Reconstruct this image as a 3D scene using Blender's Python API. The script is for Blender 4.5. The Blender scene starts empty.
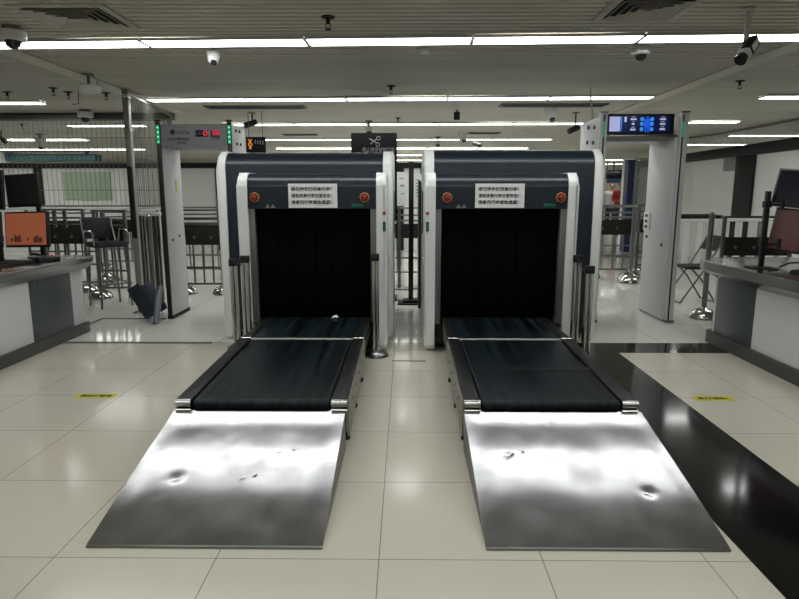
import bpy, bmesh, math, random
from mathutils import Vector, Matrix, Euler
random.seed(4)
PI = math.pi
sc = bpy.context.scene
COL = sc.collection
CEIL = 2.44

# ---------------------------------------------------------------- camera
CAMH, PITCH, YAW, FPX = 1.32, math.radians(9.93), math.radians(.611), 600.0
cd = bpy.data.cameras.new('camera'); cam = bpy.data.objects.new('camera', cd); COL.objects.link(cam)
cam.location = (0, 0, CAMH); cam.rotation_euler = (PI/2-PITCH, 0, YAW)
cd.sensor_width = 36; cd.lens = FPX/799*36; cd.clip_start = .05; cd.clip_end = 200
sc.camera = cam
_m = cam.rotation_euler.to_matrix()
def ray(px, py): return _m @ Vector(((px-399.5)/FPX, -(py-299.5)/FPX, -1))
def at_y(px, py, Y):                      # the point of the hall seen there at distance Y
    r = ray(px, py); t = Y/r.y; return Vector((r.x*t, Y, CAMH+r.z*t))
def at_z(px, py, Z):
    r = ray(px, py); t = (Z-CAMH)/r.z; return Vector((r.x*t, r.y*t, Z))

# ---------------------------------------------------------------- materials
MATS = {}
def mat(name, col, rough=.5, metal=0., spec=.5, emit=None, estr=0., bump=None, vary=None, alpha=None, coat=0.):
    m = bpy.data.materials.new(name); m.use_nodes = True; nt = m.node_tree; n = nt.nodes
    b = n['Principled BSDF']
    b.inputs['Base Color'].default_value = (*col, 1); b.inputs['Roughness'].default_value = rough
    b.inputs['Metallic'].default_value = metal; b.inputs['Specular IOR Level'].default_value = spec
    if coat: b.inputs['Coat Weight'].default_value = coat; b.inputs['Coat Roughness'].default_value = .1
    if emit: b.inputs['Emission Color'].default_value = (*emit, 1); b.inputs['Emission Strength'].default_value = estr
    if alpha is not None: b.inputs['Alpha'].default_value = alpha
    tc = n.new('ShaderNodeTexCoord')
    if vary:                               # vary = (scale xyz, amount, detail): wear in the surface colour
        mp = n.new('ShaderNodeMapping'); mp.inputs['Scale'].default_value = vary[0]
        nz = n.new('ShaderNodeTexNoise'); nz.inputs['Scale'].default_value = 1; nz.inputs['Detail'].default_value = vary[2]
        rp = n.new('ShaderNodeValToRGB'); rp.color_ramp.elements[0].position = .35; rp.color_ramp.elements[1].position = .72
        a = vary[1]
        rp.color_ramp.elements[0].color = (*[max(0, c*(1-a)) for c in col], 1)
        rp.color_ramp.elements[1].color = (*[min(1, c*(1+a)) for c in col], 1)
        nt.links.new(tc.outputs['Object'], mp.inputs['Vector']); nt.links.new(mp.outputs[0], nz.inputs['Vector'])
        nt.links.new(nz.outputs['Fac'], rp.inputs[0]); nt.links.new(rp.outputs[0], b.inputs['Base Color'])
    if bump:                               # bump = (scale xyz, strength, distance)
        mp = n.new('ShaderNodeMapping'); mp.inputs['Scale'].default_value = bump[0]
        nz = n.new('ShaderNodeTexNoise'); nz.inputs['Scale'].default_value = 1; nz.inputs['Detail'].default_value = 4
        bp = n.new('ShaderNodeBump'); bp.inputs['Strength'].default_value = bump[1]; bp.inputs['Distance'].default_value = bump[2]
        nt.links.new(tc.outputs['Object'], mp.inputs['Vector']); nt.links.new(mp.outputs[0], nz.inputs['Vector'])
        nt.links.new(nz.outputs['Fac'], bp.inputs['Height']); nt.links.new(bp.outputs[0], b.inputs['Normal'])
    MATS[name] = m
    return m
M = MATS
mat('navy_panel', (.0125, .020, .029), .30, spec=.45)
mat('white_panel', (.82, .84, .83), .36)
mat('grey_jamb', (.16, .165, .165), .4, metal=.5)
mat('black_cloth', (.0012, .0016, .0026), .7, spec=.06)
mat('belt_rubber', (.0038, .0068, .0092), .36, spec=.22, vary=((26, .8, 9), 2.4, 8))
mat('rail_black', (.010, .011, .011), .38, spec=.32)
mat('chrome', (.62, .62, .6), .16, metal=1)
mat('steel', (.30, .30, .295), .28, metal=1, vary=((3, 3, 40), .12, 3))
mat('dark_steel', (.17, .17, .165), .35, metal=1)
mat('ramp_steel', (.44, .44, .455), .225, metal=1, vary=((7, 6, 7), .22, 8), bump=((18, 14, 16), .07, .005))
mat('ramp_side', (.24, .24, .235), .42, metal=1)
mat('side_metal', (.33, .32, .28), .45, metal=.6)
mat('desk_white', (.68, .69, .70), .4)
mat('desk_steel', (.36, .36, .36), .22, metal=1, vary=((3, .4, 3), .10, 2))
mat('desk_grey', (.075, .083, .096), .35, metal=.2)
mat('plinth_dark', (.05, .048, .045), .4)
mat('black_plastic', (.008, .008, .009), .4)
mat('black_matte', (.006, .006, .006), .7)
mat('rubber', (.012, .012, .012), .8)
mat('red_button', (.33, .028, .018), .4)
mat('amber_ring', (.42, .15, .035), .4)
mat('paper', (.85, .86, .86), .6)
mat('ink', (.03, .03, .035), .7)
mat('green_tag', (.0, .10, .065), .5)
mat('grey_mark', (.22, .24, .25), .6)
mat('gate_grey', (.54, .55, .56), .4)
mat('gate_header', (.27, .272, .30), .42)
mat('led_green', (.0, .2, .07), .4, emit=(.0, .55, .2), estr=.55)
mat('led_dot', (.2, .8, .5), .4, emit=(.25, 1., .6), estr=2.2)
mat('digit_red', (.4, .02, .03), .4, emit=(1., .04, .09), estr=.75)
mat('screen_dark', (.004, .005, .012), .2)
mat('screen_navy', (.0, .0, .03), .3, emit=(.0, .01, .10), estr=.6)
mat('screen_lilac', (.3, .3, .5), .3, emit=(.50, .54, .95), estr=.9)
mat('screen_blue', (.0, .1, .5), .3, emit=(.015, .13, .95), estr=.9)
mat('screen_sky', (.0, .1, .5), .3, emit=(.06, .35, 1.), estr=1.)
mat('screen_white', (.4, .4, .5), .3, emit=(.6, .66, .9), estr=.8)
mat('screen_orange', (.1, .03, .02), .3, emit=(.50, .15, .065), estr=.62)
mat('screen_maroon', (.05, .015, .012), .25, emit=(.055, .022, .019), estr=.6)
mat('screen_brown', (.04, .02, .02), .3, emit=(.10, .03, .02), estr=.5)
mat('sign_black', (.003, .003, .005), .6, spec=.15)
mat('sign_glyph', (.2, .2, .21), .5)
mat('sign_orange', (.6, .25, .03), .5, emit=(.9, .38, .05), estr=.5)
mat('yellow_tape', (.58, .53, .03), .45)
mat('post_grey', (.3, .3, .285), .4, metal=.5)
mat('mesh_wire', (.2, .19, .165), .45, metal=.6)
mat('lamp', (.9, .9, .9), .5, emit=(.98, 1., .975), estr=18.5)
mat('lamp_frame', (.5, .49, .45), .4)
mat('slat', (.56, .54, .465), .38, metal=.0, spec=.5, vary=((.25, 1.5, 1), .12, 4))
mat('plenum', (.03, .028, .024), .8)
mat('trim_beige', (.58, .56, .48), .5)
mat('vent_metal', (.52, .51, .46), .5)
mat('cam_white', (.7, .7, .69), .4)
mat('cam_dark', (.02, .02, .022), .18)
mat('wall_white', (.84, .86, .83), .45)
mat('wall_frame', (.012, .0125, .014), .5, spec=.3)
mat('wall_cream', (.66, .64, .58), .6)
mat('frost_green', (.42, .52, .38), .4)
mat('teal_duct', (.02, .085, .10), .5)
mat('navy_cushion', (.012, .02, .05), .55)
mat('seat_dark', (.012, .014, .02), .6)
mat('silver_blue', (.2, .21, .27), .35, metal=.5)
mat('counter_white', (.8, .8, .79), .4)
mat('glass_grey', (.25, .28, .27), .15, alpha=.55)
mat('blue_panel', (.012, .03, .11), .4)
mat('skin', (.45, .27, .2), .6)
mat('hair', (.012, .01, .01), .7)
mat('jacket_red', (.30, .018, .022), .7)
mat('shirt_pale', (.55, .52, .48), .7)
mat('trousers', (.02, .022, .03), .7)
mat('cable_white', (.55, .55, .52), .5)
mat('mouth', (.3, .08, .08), .6)
mat('dirt', (.10, .095, .085), .8)

def tile_material(name, c1, c2, rough, size, offx, offy, grout, gw):
    m = bpy.data.materials.new(name); m.use_nodes = True; nt = m.node_tree; n = nt.nodes; L = nt.links
    b = n['Principled BSDF']; b.inputs['Roughness'].default_value = rough; b.inputs['Specular IOR Level'].default_value = .5
    g = n.new('ShaderNodeNewGeometry'); sx = n.new('ShaderNodeSeparateXYZ'); L.new(g.outputs['Position'], sx.inputs[0])
    def line(out, off):
        a = n.new('ShaderNodeMath'); a.operation = 'SUBTRACT'; L.new(out, a.inputs[0]); a.inputs[1].default_value = off
        d = n.new('ShaderNodeMath'); d.operation = 'DIVIDE'; L.new(a.outputs[0], d.inputs[0]); d.inputs[1].default_value = size
        fl = n.new('ShaderNodeMath'); fl.operation = 'FLOOR'; L.new(d.outputs[0], fl.inputs[0])
        f = n.new('ShaderNodeMath'); f.operation = 'FRACT'; L.new(d.outputs[0], f.inputs[0])
        p = n.new('ShaderNodeMath'); p.operation = 'PINGPONG'; L.new(f.outputs[0], p.inputs[0]); p.inputs[1].default_value = .5
        l = n.new('ShaderNodeMath'); l.operation = 'LESS_THAN'; L.new(p.outputs[0], l.inputs[0]); l.inputs[1].default_value = gw/size/2
        return l.outputs[0], fl.outputs[0]
    lx, fx = line(sx.outputs['X'], offx); ly, fy = line(sx.outputs['Y'], offy)
    mx = n.new('ShaderNodeMath'); mx.operation = 'MAXIMUM'; L.new(lx, mx.inputs[0]); L.new(ly, mx.inputs[1])
    cb = n.new('ShaderNodeCombineXYZ'); L.new(fx, cb.inputs[0]); L.new(fy, cb.inputs[1])
    wn = n.new('ShaderNodeTexWhiteNoise'); wn.noise_dimensions = '3D'; L.new(cb.outputs[0], wn.inputs['Vector'])
    nz = n.new('ShaderNodeTexNoise'); nz.inputs['Scale'].default_value = 1.7; nz.inputs['Detail'].default_value = 6
    L.new(g.outputs['Position'], nz.inputs['Vector'])
    av = n.new('ShaderNodeMath'); av.operation = 'MULTIPLY_ADD'; L.new(wn.outputs['Value'], av.inputs[0]); av.inputs[1].default_value = .45; L.new(nz.outputs['Fac'], av.inputs[2])
    mix = n.new('ShaderNodeMix'); mix.data_type = 'RGBA'; L.new(av.outputs[0], mix.inputs['Factor'])
    mix.inputs['A'].default_value = (*c1, 1); mix.inputs['B'].default_value = (*c2, 1)
    mg = n.new('ShaderNodeMix'); mg.data_type = 'RGBA'; L.new(mx.outputs[0], mg.inputs['Factor'])
    L.new(mix.outputs['Result'], mg.inputs['A']); mg.inputs['B'].default_value = (*grout, 1)
    L.new(mg.outputs['Result'], b.inputs['Base Color'])
    rr = n.new('ShaderNodeMath'); rr.operation = 'MULTIPLY_ADD'; L.new(nz.outputs['Fac'], rr.inputs[0]); rr.inputs[1].default_value = .10; rr.inputs[2].default_value = rough-.05
    L.new(rr.outputs[0], b.inputs['Roughness'])
    MATS[name] = m
tile_material('tile_beige', (.54, .51, .425), (.62, .59, .495), .15, .6, -.097, 2.005, (.24, .225, .19), .004)
tile_material('tile_white', (.74, .735, .67), (.82, .81, .75), .09, .8, -.097, 5.285, (.3, .29, .26), .005)
tile_material('granite_black', (.003, .003, .0035), (.006, .006, .0065), .10, .6, -.097, 2.005, (.003, .003, .003), .004)

# ---------------------------------------------------------------- mesh builder
class B:
    def __init__(s): s.bm = bmesh.new()
    def _add(s, verts, faces, mx=None):
        vs = [s.bm.verts.new((mx @ Vector(v)) if mx else v) for v in verts]
        out = []
        for f in faces:
            try: out.append(s.bm.faces.new([vs[i] for i in f]))
            except ValueError: pass
        return vs, out
    def box(s, x0, x1, y0, y1, z0, z1, bev=0, mx=None, seg=2):
        v = [(x, y, z) for z in (z0, z1) for y in (y0, y1) for x in (x0, x1)]
        vs, fs = s._add(v, [(0, 2, 3, 1), (4, 5, 7, 6), (0, 1, 5, 4), (2, 6, 7, 3), (0, 4, 6, 2), (1, 3, 7, 5)], mx)
        if bev:
            es = list({e for f in fs for e in f.edges})
            bmesh.ops.bevel(s.bm, geom=es, offset=bev, segments=seg, affect='EDGES', profile=.5)
        return s
    def cyl(s, p0, p1, r0, r1=None, seg=16, caps=True):
        r1 = r0 if r1 is None else r1
        p0, p1 = Vector(p0), Vector(p1); d = (p1-p0).normalized()
        u = d.orthogonal().normalized(); w = d.cross(u)
        a = [p0+(u*math.cos(2*PI*i/seg)+w*math.sin(2*PI*i/seg))*r0 for i in range(seg)]
        b = [p1+(u*math.cos(2*PI*i/seg)+w*math.sin(2*PI*i/seg))*r1 for i in range(seg)]
        fs = [(i, (i+1) % seg, seg+(i+1) % seg, seg+i) for i in range(seg)]
        if caps: fs += [tuple(range(seg))[::-1], tuple(range(seg, 2*seg))]
        s._add(a+b, fs); return s
    def tube(s, pts, r, seg=10, closed=False):
        pts = [Vector(p) for p in pts]; n = len(pts); rings = []
        up = None
        for i, p in enumerate(pts):
            if closed: t = (pts[(i+1) % n]-pts[i-1]).normalized()
            elif i == 0: t = (pts[1]-p).normalized()
            elif i == n-1: t = (p-pts[i-1]).normalized()
            else: t = ((pts[i+1]-p).normalized()+(p-pts[i-1]).normalized()).normalized()
            if up is None: up = t.orthogonal().normalized()
            up = (up-t*up.dot(t)).normalized(); w = t.cross(up)
            rings.append([p+(up*math.cos(2*PI*k/seg)+w*math.sin(2*PI*k/seg))*r for k in range(seg)])
        v = [q for ring in rings for q in ring]; fs = []
        for i in range(n if closed else n-1):
            j = (i+1) % n
            for k in range(seg):
                fs.append((i*seg+k, i*seg+(k+1) % seg, j*seg+(k+1) % seg, j*seg+k))
        if not closed: fs += [tuple(range(seg))[::-1], tuple(range((n-1)*seg, n*seg))]
        s._add(v, fs); return s
    def lathe(s, prof, c=(0, 0, 0), seg=24, mx=None):       # prof: (r, z) from bottom to top
        v = []; fs = []; c = Vector(c)
        for r, z in prof:
            for k in range(seg): v.append(c+Vector((r*math.cos(2*PI*k/seg), r*math.sin(2*PI*k/seg), z)))
        for i in range(len(prof)-1):
            for k in range(seg): fs.append((i*seg+k, i*seg+(k+1) % seg, (i+1)*seg+(k+1) % seg, (i+1)*seg+k))
        fs += [tuple(range(seg))[::-1], tuple(range((len(prof)-1)*seg, len(prof)*seg))]
        s._add(v, fs, mx); return s
    def prism_x(s, poly, x0, x1, bev=0, side=None, seg=3):   # poly in (y, z); side 0/1: bevel that end's rim
        n = len(poly)
        v = [(x0, y, z) for y, z in poly]+[(x1, y, z) for y, z in poly]
        vs, fs = s._add(v, [(i, (i+1) % n, n+(i+1) % n, n+i) for i in range(n)]+[tuple(range(n))[::-1], tuple(range(n, 2*n))])
        if bev:
            cap = fs[-2] if side == 0 else fs[-1]
            bmesh.ops.bevel(s.bm, geom=list(cap.edges), offset=bev, segments=seg, affect='EDGES', profile=.5)
        return s
    def prism_z(s, poly, z0, z1, bev=0):
        n = len(poly)
        v = [(x, y, z0) for x, y in poly]+[(x, y, z1) for x, y in poly]
        vs, fs = s._add(v, [(i, (i+1) % n, n+(i+1) % n, n+i) for i in range(n)]+[tuple(range(n))[::-1], tuple(range(n, 2*n))])
        if bev: bmesh.ops.bevel(s.bm, geom=list(fs[-1].edges), offset=bev, segments=2, affect='EDGES', profile=.5)
        return s
    def quad(s, a, b, c, d): s._add([a, b, c, d], [(0, 1, 2, 3)]); return s

def link(name, me, m, parent=None, loc=None, rot=None):
    o = bpy.data.objects.new(name, me); COL.objects.link(o)
    if m: me.materials.clear(); me.materials.append(M[m] if isinstance(m, str) else m)
    if parent: o.parent = parent
    if loc is not None: o.location = loc
    if rot is not None: o.rotation_euler = rot
    return o
def obj(name, b, m, parent=None, loc=None, rot=None, smooth=35):
    bm = b.bm; bmesh.ops.recalc_face_normals(bm, faces=bm.faces)
    if smooth:
        for f in bm.faces: f.smooth = True
        for e in bm.edges:
            if len(e.link_faces) == 2 and e.calc_face_angle(0) > math.radians(smooth): e.smooth = False
    me = bpy.data.meshes.new(name); bm.to_mesh(me); bm.free()
    return link(name, me, m, parent, loc, rot)
def tag(o, label, cat, group=None, kind=None):
    o['label'] = label; o['category'] = cat
    if group: o['group'] = group
    if kind: o['kind'] = kind
    return o
def thing(name, label, cat, loc=(0, 0, 0), rz=0, group=None):
    o = bpy.data.objects.new(name, None); COL.objects.link(o); o.location = loc; o.rotation_euler = (0, 0, rz)
    o.empty_display_size = .1
    return tag(o, label, cat, group)
def struct(name, b, m): 
    o = obj(name, b, m); o['kind'] = 'structure'; return o
def dup(root, loc, label, rz=None, group=None):
    r = root.copy(); COL.objects.link(r); r.location = loc; r['label'] = label
    if rz is not None: r.rotation_euler = (0, 0, rz)
    if group: r['group'] = group
    for ch in list(root.children):
        c = ch.copy(); COL.objects.link(c); c.parent = r
        for g in list(ch.children):
            d = g.copy(); COL.objects.link(d); d.parent = c
    return r
def lettering(name, txt, size, m, parent, loc, rot=(PI/2, 0, 0), spacing=1., line=1., width=None, bold=0, depth=.0006, align='CENTER'):
    cu = bpy.data.curves.new('t', 'FONT'); cu.body = txt; cu.size = size; cu.align_x = align; cu.align_y = 'CENTER'
    cu.space_character = spacing; cu.space_line = line; cu.extrude = depth; cu.offset = bold; cu.resolution_u = 2
    t = bpy.data.objects.new('t', cu); COL.objects.link(t)
    bpy.context.view_layer.update()
    me = bpy.data.meshes.new_from_object(t.evaluated_get(bpy.context.evaluated_depsgraph_get()))
    bpy.data.objects.remove(t)
    if width and len(me.vertices):
        xs = [v.co.x for v in me.vertices]; k = width/(max(xs)-min(xs))
        for v in me.vertices: v.co.x *= k
    return link(name, me, m, parent, loc, rot)
def arc(cy, cz, r, a0, a1, n=6):
    return [(cy+r*math.cos(math.radians(a0+(a1-a0)*i/n)), cz+r*math.sin(math.radians(a0+(a1-a0)*i/n))) for i in range(n+1)]

# ---------------------------------------------------------------- setting
FY0, FY1, FX = -3.2, 25.0, 10.5
b = B(); b.box(-FX, FX, FY0, 5.285, -.1, 0); struct('floor', b, 'tile_beige')
b = B(); b.box(-FX, FX, 5.285, FY1, -.1, 0); struct('floor', b, 'tile_white')
# black granite band let into the beige floor, turning to the right
b = B()
b.prism_z([(1.262, FY0), (1.80, FY0), (1.80, 4.94), (2.735, 4.94), (2.735, 5.283), (1.262, 5.283)], -.02, .0012); struct('trim_1', b, 'granite_black')
b = B(); b.box(-3.08, -1.75, 5.225, 5.275, -.01, .002); struct('trim_2', b, 'plinth_dark')
b = B(); b.box(-3.27, -2.58, 6.29, 6.33, -.01, .003); b.box(-3.29, -3.25, 5.9, 6.33, -.01, .003); struct('trim_3', b, 'plinth_dark')
b = B(); b.box(-.11, .16, 4.66, 4.685, -.01, .0015); struct('trim_4', b, 'plinth_dark')

# ceiling: metal strips running left to right under a dark plenum
b = B(); pitch = .085; y = FY0
while y < FY1:
    v = [(-FX, y, CEIL+.022), (-FX, y+.004, CEIL+.006), (-FX, y+.012, CEIL+.002), (-FX, y+.050, CEIL+.002), (-FX, y+.058, CEIL+.006), (-FX, y+.062, CEIL+.022)]
    w = [(FX, q[1], q[2]) for q in v]
    b._add(v+w, [(i, i+1, 7+i, 6+i) for i in range(5)]); y += pitch
o = struct('ceiling', b, 'slat')
b = B(); b.box(-FX, FX, FY0, FY1, CEIL+.055, CEIL+.12); struct('ceiling_plenum', b, 'plenum')
b = B(); b.box(2.87, 3.04, FY0, 9.4, CEIL-.012, CEIL+.004, .003); struct('trim_5', b, 'trim_beige')
b = B(); b.box(-3.24, -3.05, FY0, 8.55, CEIL-.012, CEIL+.004, .003); struct('trim_6', b, 'trim_beige')
b = B(); b.box(-8.6, -3.27, 8.64, 8.78, CEIL-.09, CEIL+.0, .003); struct('trim_7', b, 'dark_steel')
# outer shell
b = B(); b.box(-FX, FX, FY1, FY1+.1, 0, CEIL+.05); struct('wall_far', b, 'wall_cream')
b = B(); b.box(-FX, FX, FY0-.1, FY0, 0, CEIL+.05); struct('wall_near', b, 'wall_cream')
b = B(); b.box(-FX-.1, -FX, FY0, FY1, 0, CEIL+.05); struct('wall_left', b, 'wall_cream')
b = B(); b.box(FX, FX+.1, FY0, FY1, 0, CEIL+.05); struct('wall_right', b, 'wall_cream')
# back partition of white panels between dark posts
PB = 14.4
b = B(); b.box(-FX, 3.0, PB, PB+.06, 0, 1.96); o = struct('wall_back', b, 'wall_white')
b = B(); b.box(-FX, 3.0, PB-.06, PB+.09, 1.93, 2.05, .01)
for px in (-40, 40, 133, 220, 400, 424):
    X = at_y(px, 190, PB).x; b.box(X-.09, X+.09, PB-.05, PB-.001, 0, 1.93, .01)
struct('trim_8', b, 'wall_frame')
# side partition on the right
WX = 6.15
b = B(); b.box(WX, WX+.06, 6.0, 16.5, 0, 2.1); struct('wall_side', b, 'wall_white')
b = B(); b.box(WX-.06, WX+.09, 6.0, 16.5, 2.01, 2.20, .01)
b.box(WX-.05, WX-.001, 10.85, 11.45, 0, 2.01, .01); b.box(WX-.05, WX-.001, 16.2, 16.5, 0, 2.01, .01)
struct('trim_9', b, 'wall_frame')

# ---------------------------------------------------------------- ceiling lights
def light(label, x, y, L=1.214, W=.2, group='ceiling light panels'):
    t = thing('ceiling_light', label, 'light', (x, y, CEIL-.018), 0, group)
    key = ('L', round(L, 3))
    if key not in CACHE:
        b = B(); w = .012
        b.box(-L/2, L/2, -W/2-w, -W/2, 0, .02); b.box(-L/2, L/2, W/2, W/2+w, 0, .02)
        b.box(-L/2, -L/2+.008, -W/2, W/2, 0, .02); b.box(L/2-.008, L/2, -W/2, W/2, 0, .02)
        f = obj('light_frame', b, 'lamp_frame', t)
        b = B(); b.box(-L/2+.008, L/2-.008, -W/2, W/2, .002, .016)
        d = obj('diffuser', b, 'lamp', t)
        CACHE[key] = (f, d)
    else:
        for s in CACHE[key]:
            c = s.copy(); COL.objects.link(c); c.parent = t
    return t
CACHE = {}
ORD = ['first', 'second', 'third', 'fourth', 'fifth', 'sixth', 'seventh']
ROWS = [4.76, 7.51, 10.02, 12.67, 15.09, 17.6, 20.2, 22.8]
RN = ['nearest', 'second nearest', 'third nearest', 'fourth', 'fifth', 'sixth', 'seventh', 'farthest']
ROWPX = {0: ((146, 42.4), (640, 37.5), 3), 1: ((247, 98.8), (549, 97.2), 3), 2: ((295, 123.8), (440, 123.3), 2)}
for r, y in enumerate(ROWS):
    x0, p, an = -2.57, 1.233, 0
    if r in ROWPX:                          # rows measured at two joints between panels
        (u, v), (u2, v2), n = ROWPX[r]; a = at_z(u, v, CEIL); c = at_z(u2, v2, CEIL)
        an = math.atan2(c.y-a.y, c.x-a.x); y = a.y; p = (c.x-a.x)/n; x0 = a.x-p/2
    for k in range(5):
        x = x0+k*p; yy = y+(x-x0)*math.tan(an)
        t = light('bright ceiling panel, %s from the left in the %s middle light row' % (ORD[k], RN[r]), x, yy, p-.012)
        t.rotation_euler = (0, 0, an)
for r, y in enumerate((2.05, -.6)):       # the rows above and behind the photographer
    for k in range(5): light('ceiling panel, %s from the left in the %s light row above the camera' % (ORD[k], ('first', 'second')[r]), -2.57+k*1.233, y)
for r, y in enumerate((17.6, 20.2, 22.8)):  # panels added to brighten the otherwise dark far hall
    for k in range(2): light('added ceiling panel to brighten the far hall behind the right gate, %s row, %s' % (ORD[r], ('left', 'right')[k]), 6.5+k*1.3, y, group='added ceiling lights of the far hall')
def side_row(px0, px1, py, n, where, group):
    a = at_z(px0, py, CEIL); c = at_z(px1, py, CEIL); L = (c.x-a.x)/n
    for k in range(n):
        light('%sceiling panel %s' % ((ORD[k]+' bright ' if n > 1 else 'single bright '), where), a.x+L*(k+.5), (a.y+c.y)/2, L-.02, group=group)
G = 'ceiling lights beyond the left ceiling strip'
side_row(-55, 44, 102, 1, 'at the far left edge, nearest of the left bay', G)
side_row(68, 146, 125, 1, 'behind the tall grey post and wire mesh', G)
side_row(-70, 88, 139.5, 2, 'from left above the upright left monitor', G)
side_row(-100, 146, 149, 3, 'from left just above the dark left wall rail', G)
G = 'ceiling lights beyond the right ceiling strip'
side_row(762, 880, 96, 1, 'at the right edge, nearest of the right bay', G)
side_row(688, 738, 121.5, 1, 'right of the screen on the right gate', G)
side_row(730, 860, 135, 2, 'from left above the dark right wall rail', G)
side_row(688, 745, 144, 1, 'just above where the side wall rail begins', G)

# ---------------------------------------------------------------- scanners, conveyors, ramps
def mirror(m, a, c): return (a, c) if m > 0 else (-c, -a)
def profile(y0, y1, z0, z1, r):
    return [(y0, z0)]+arc(y0+r, z1-r, r, 180, 90)+arc(y1-r, z1-r, r, 90, 0)+[(y1, z0)]
def scanner(m, side, txt_shift):
    cx = m*.92
    other = 'left' if m < 0 else 'right'
    t = thing('baggage_scanner', 'dark navy and white baggage x-ray scanner, the %s one, with black curtain' % side, 'x-ray scanner', (cx, 5.9, 0), 0, 'baggage scanners')
    def P(name, b, mt, par=t): return obj(name, b, mt, par, loc=(-cx, -5.9, 0) if par is t else None)
    X = lambda a, c: mirror(m, a, c)
    # big body behind
    bz = 1.702 if m < 0 else 1.722
    bo, bi = (1.68, .118) if m < 0 else (1.742, .162)
    x0, x1 = X(bi+.075, bo-.075)
    b = B(); b.prism_x(profile(5.42, 6.45, .09, bz-.01, .155), x0, x1); P('body_shell', b, 'navy_panel')
    b = B(); x0, x1 = X(bo-.08, bo); b.prism_x(profile(5.4, 6.47, .02, bz, .165), x0, x1, .035, 1 if m > 0 else 0); P('side_panel', b, 'white_panel')
    b = B(); x0, x1 = X(bi, bi+.085); b.prism_x(profile(5.4, 6.47, .02, bz, .165), x0, x1, .035, 0 if m > 0 else 1); sp = P('side_panel', b, 'white_panel')
    xs = m*(bi-.001)
    b = B()
    for k in range(9): b.box(min(xs, xs-m*.004), max(xs, xs-m*.004), 5.75+k*.04, 5.765+k*.04, .95, 1.35)
    P('vent_slots', b, 'grey_jamb')
    b = B(); x0, x1 = X(.3, 1.5); b.box(x0, x1, 5.6, 6.3, .0, .1, .01); P('plinth', b, 'black_matte')
    # rear tunnel on the far side
    b = B(); x0, x1 = X(.135, 1.365); b.prism_x(profile(6.46, 6.95, .09, 1.47, .08), x0, x1); P('rear_tunnel', b, 'navy_panel')
    # entrance hood
    ho, hi, hy = (1.382, .158, 4.95) if m < 0 else (1.404, .157, 4.95)
    pr = [(hy+.04, .02), (hy, .06), (hy, 1.497-.11)]+arc(hy+.11, 1.497-.11, .11, 180, 90)+[(5.41, 1.497), (5.41, .02)]
    for a, c, sd in ((ho-.085, ho, 1), (hi, hi+.085, 0)):
        x0, x1 = X(a, c); b = B()
        s_ = sd if m > 0 else 1-sd
        b.prism_x(pr, x0, x1, .03, s_); P('hood_side', b, 'white_panel')
    x0, x1 = X(hi+.08, ho-.08)
    b = B()
    hp = [(hy+.018, 1.204), (hy+.018, 1.377)]+arc(hy+.128, 1.379, .11, 180, 90)+[(5.42, 1.489), (5.42, 1.204)]
    b.prism_x(hp, x0, x1); P('hood_header', b, 'navy_panel')
    for a, c in ((ho-.135, ho-.083), (hi+.083, hi+.135)):
        x0, x1 = X(a, c); b = B(); b.box(x0, x1, hy+.03, 5.41, .24, 1.206, .003); P('tunnel_jamb', b, 'grey_jamb')
    x0, x1 = X(hi+.1, ho-.1); b = B(); b.box(x0, x1, hy+.06, 5.41, .06, .235); P('bed_front', b, 'rail_black')
    # lead curtain in flaps
    x0, x1 = X(hi+.137, ho-.137); n = 6; w = (x1-x0)/n
    for k in range(n):
        b = B(); dy = .012*(k % 2)
        b.box(x0+k*w-.006, x0+(k+1)*w+.004, 5.03+dy, 5.038+dy, .305, 1.206, .002); P('curtain_flap', b, 'black_cloth')
    b = B(); b.box(x0, x1, 5.38, 5.40, .29, 1.206); P('inner_curtain', b, 'black_cloth')
    # bed belt and its rails
    b = B(); x0, x1 = X(.387, 1.130)
    b.box(x0, x1, 4.31, 5.38, .255, .284, .01); P('belt', b, 'belt_rubber')
    for a, c in ((.305, .385), (1.132, 1.212)):
        x0, x1 = X(a, c); b = B(); b.box(x0, x1, 4.30, 5.40, .15, .282, .006); P('bed_rail', b, 'rail_black')
        b = B(); b.cyl((x0+.004, 4.292, .268), (x1-.004, 4.292, .268), .02); P('rail_cap', b, 'chrome')
    b = B(); x0, x1 = X(.37, 1.144); b.cyl((x0, 4.293, .268), (x1, 4.293, .268), .013); P('roller', b, 'steel')
    # emergency stops, tags on the header
    for a in (ho-.143, hi+.18):
        q = Vector((m*a, hy+.018, 1.296))
        b = B(); mx = Matrix.Translation(q) @ Matrix.Rotation(PI/2, 4, 'X')
        b.lathe([(.042, 0), (.042, .008), (.038, .012), (.031, .012), (.031, .002)], seg=8, mx=mx)
        bez = P('stop_bezel', b, 'amber_ring')
        b = B(); b.lathe([(.013, 0), (.013, .012), (.021, .014), (.022, .02), (.018, .027), (.008, .03)], seg=20, mx=mx)
        o = obj('stop_button', b, 'red_button', bez)
        b = B(); b.lathe([(.034, .001), (.034, .003)], seg=16, mx=mx); obj('stop_collar', b, 'black_plastic', bez)
    gx = -.395 if m < 0 else 1.172
    b = B(); b.box(gx-.05, gx+.045, hy+.012, hy+.019, 1.214, 1.246, .003); P('green_tag', b, 'green_tag')
    gx = -1.135 if m < 0 else .43
    b = B()
    for k in range(2):
        c = gx+k*.045
        b._add([(c-.02, hy+.013, 1.212), (c+.02, hy+.013, 1.212), (c, hy+.013, 1.242), (c-.02, hy+.018, 1.212), (c+.02, hy+.018, 1.212), (c, hy+.018, 1.242)],
               [(0, 1, 2), (3, 5, 4), (0, 3, 4, 1), (1, 4, 5, 2), (2, 5, 3, 0)])
    P('warning_marks', b, 'grey_mark')
    # key panel on the inner side of the hood
    xs = m*hi
    x0, x1 = X(hi+.008, hi+.03)
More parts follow.
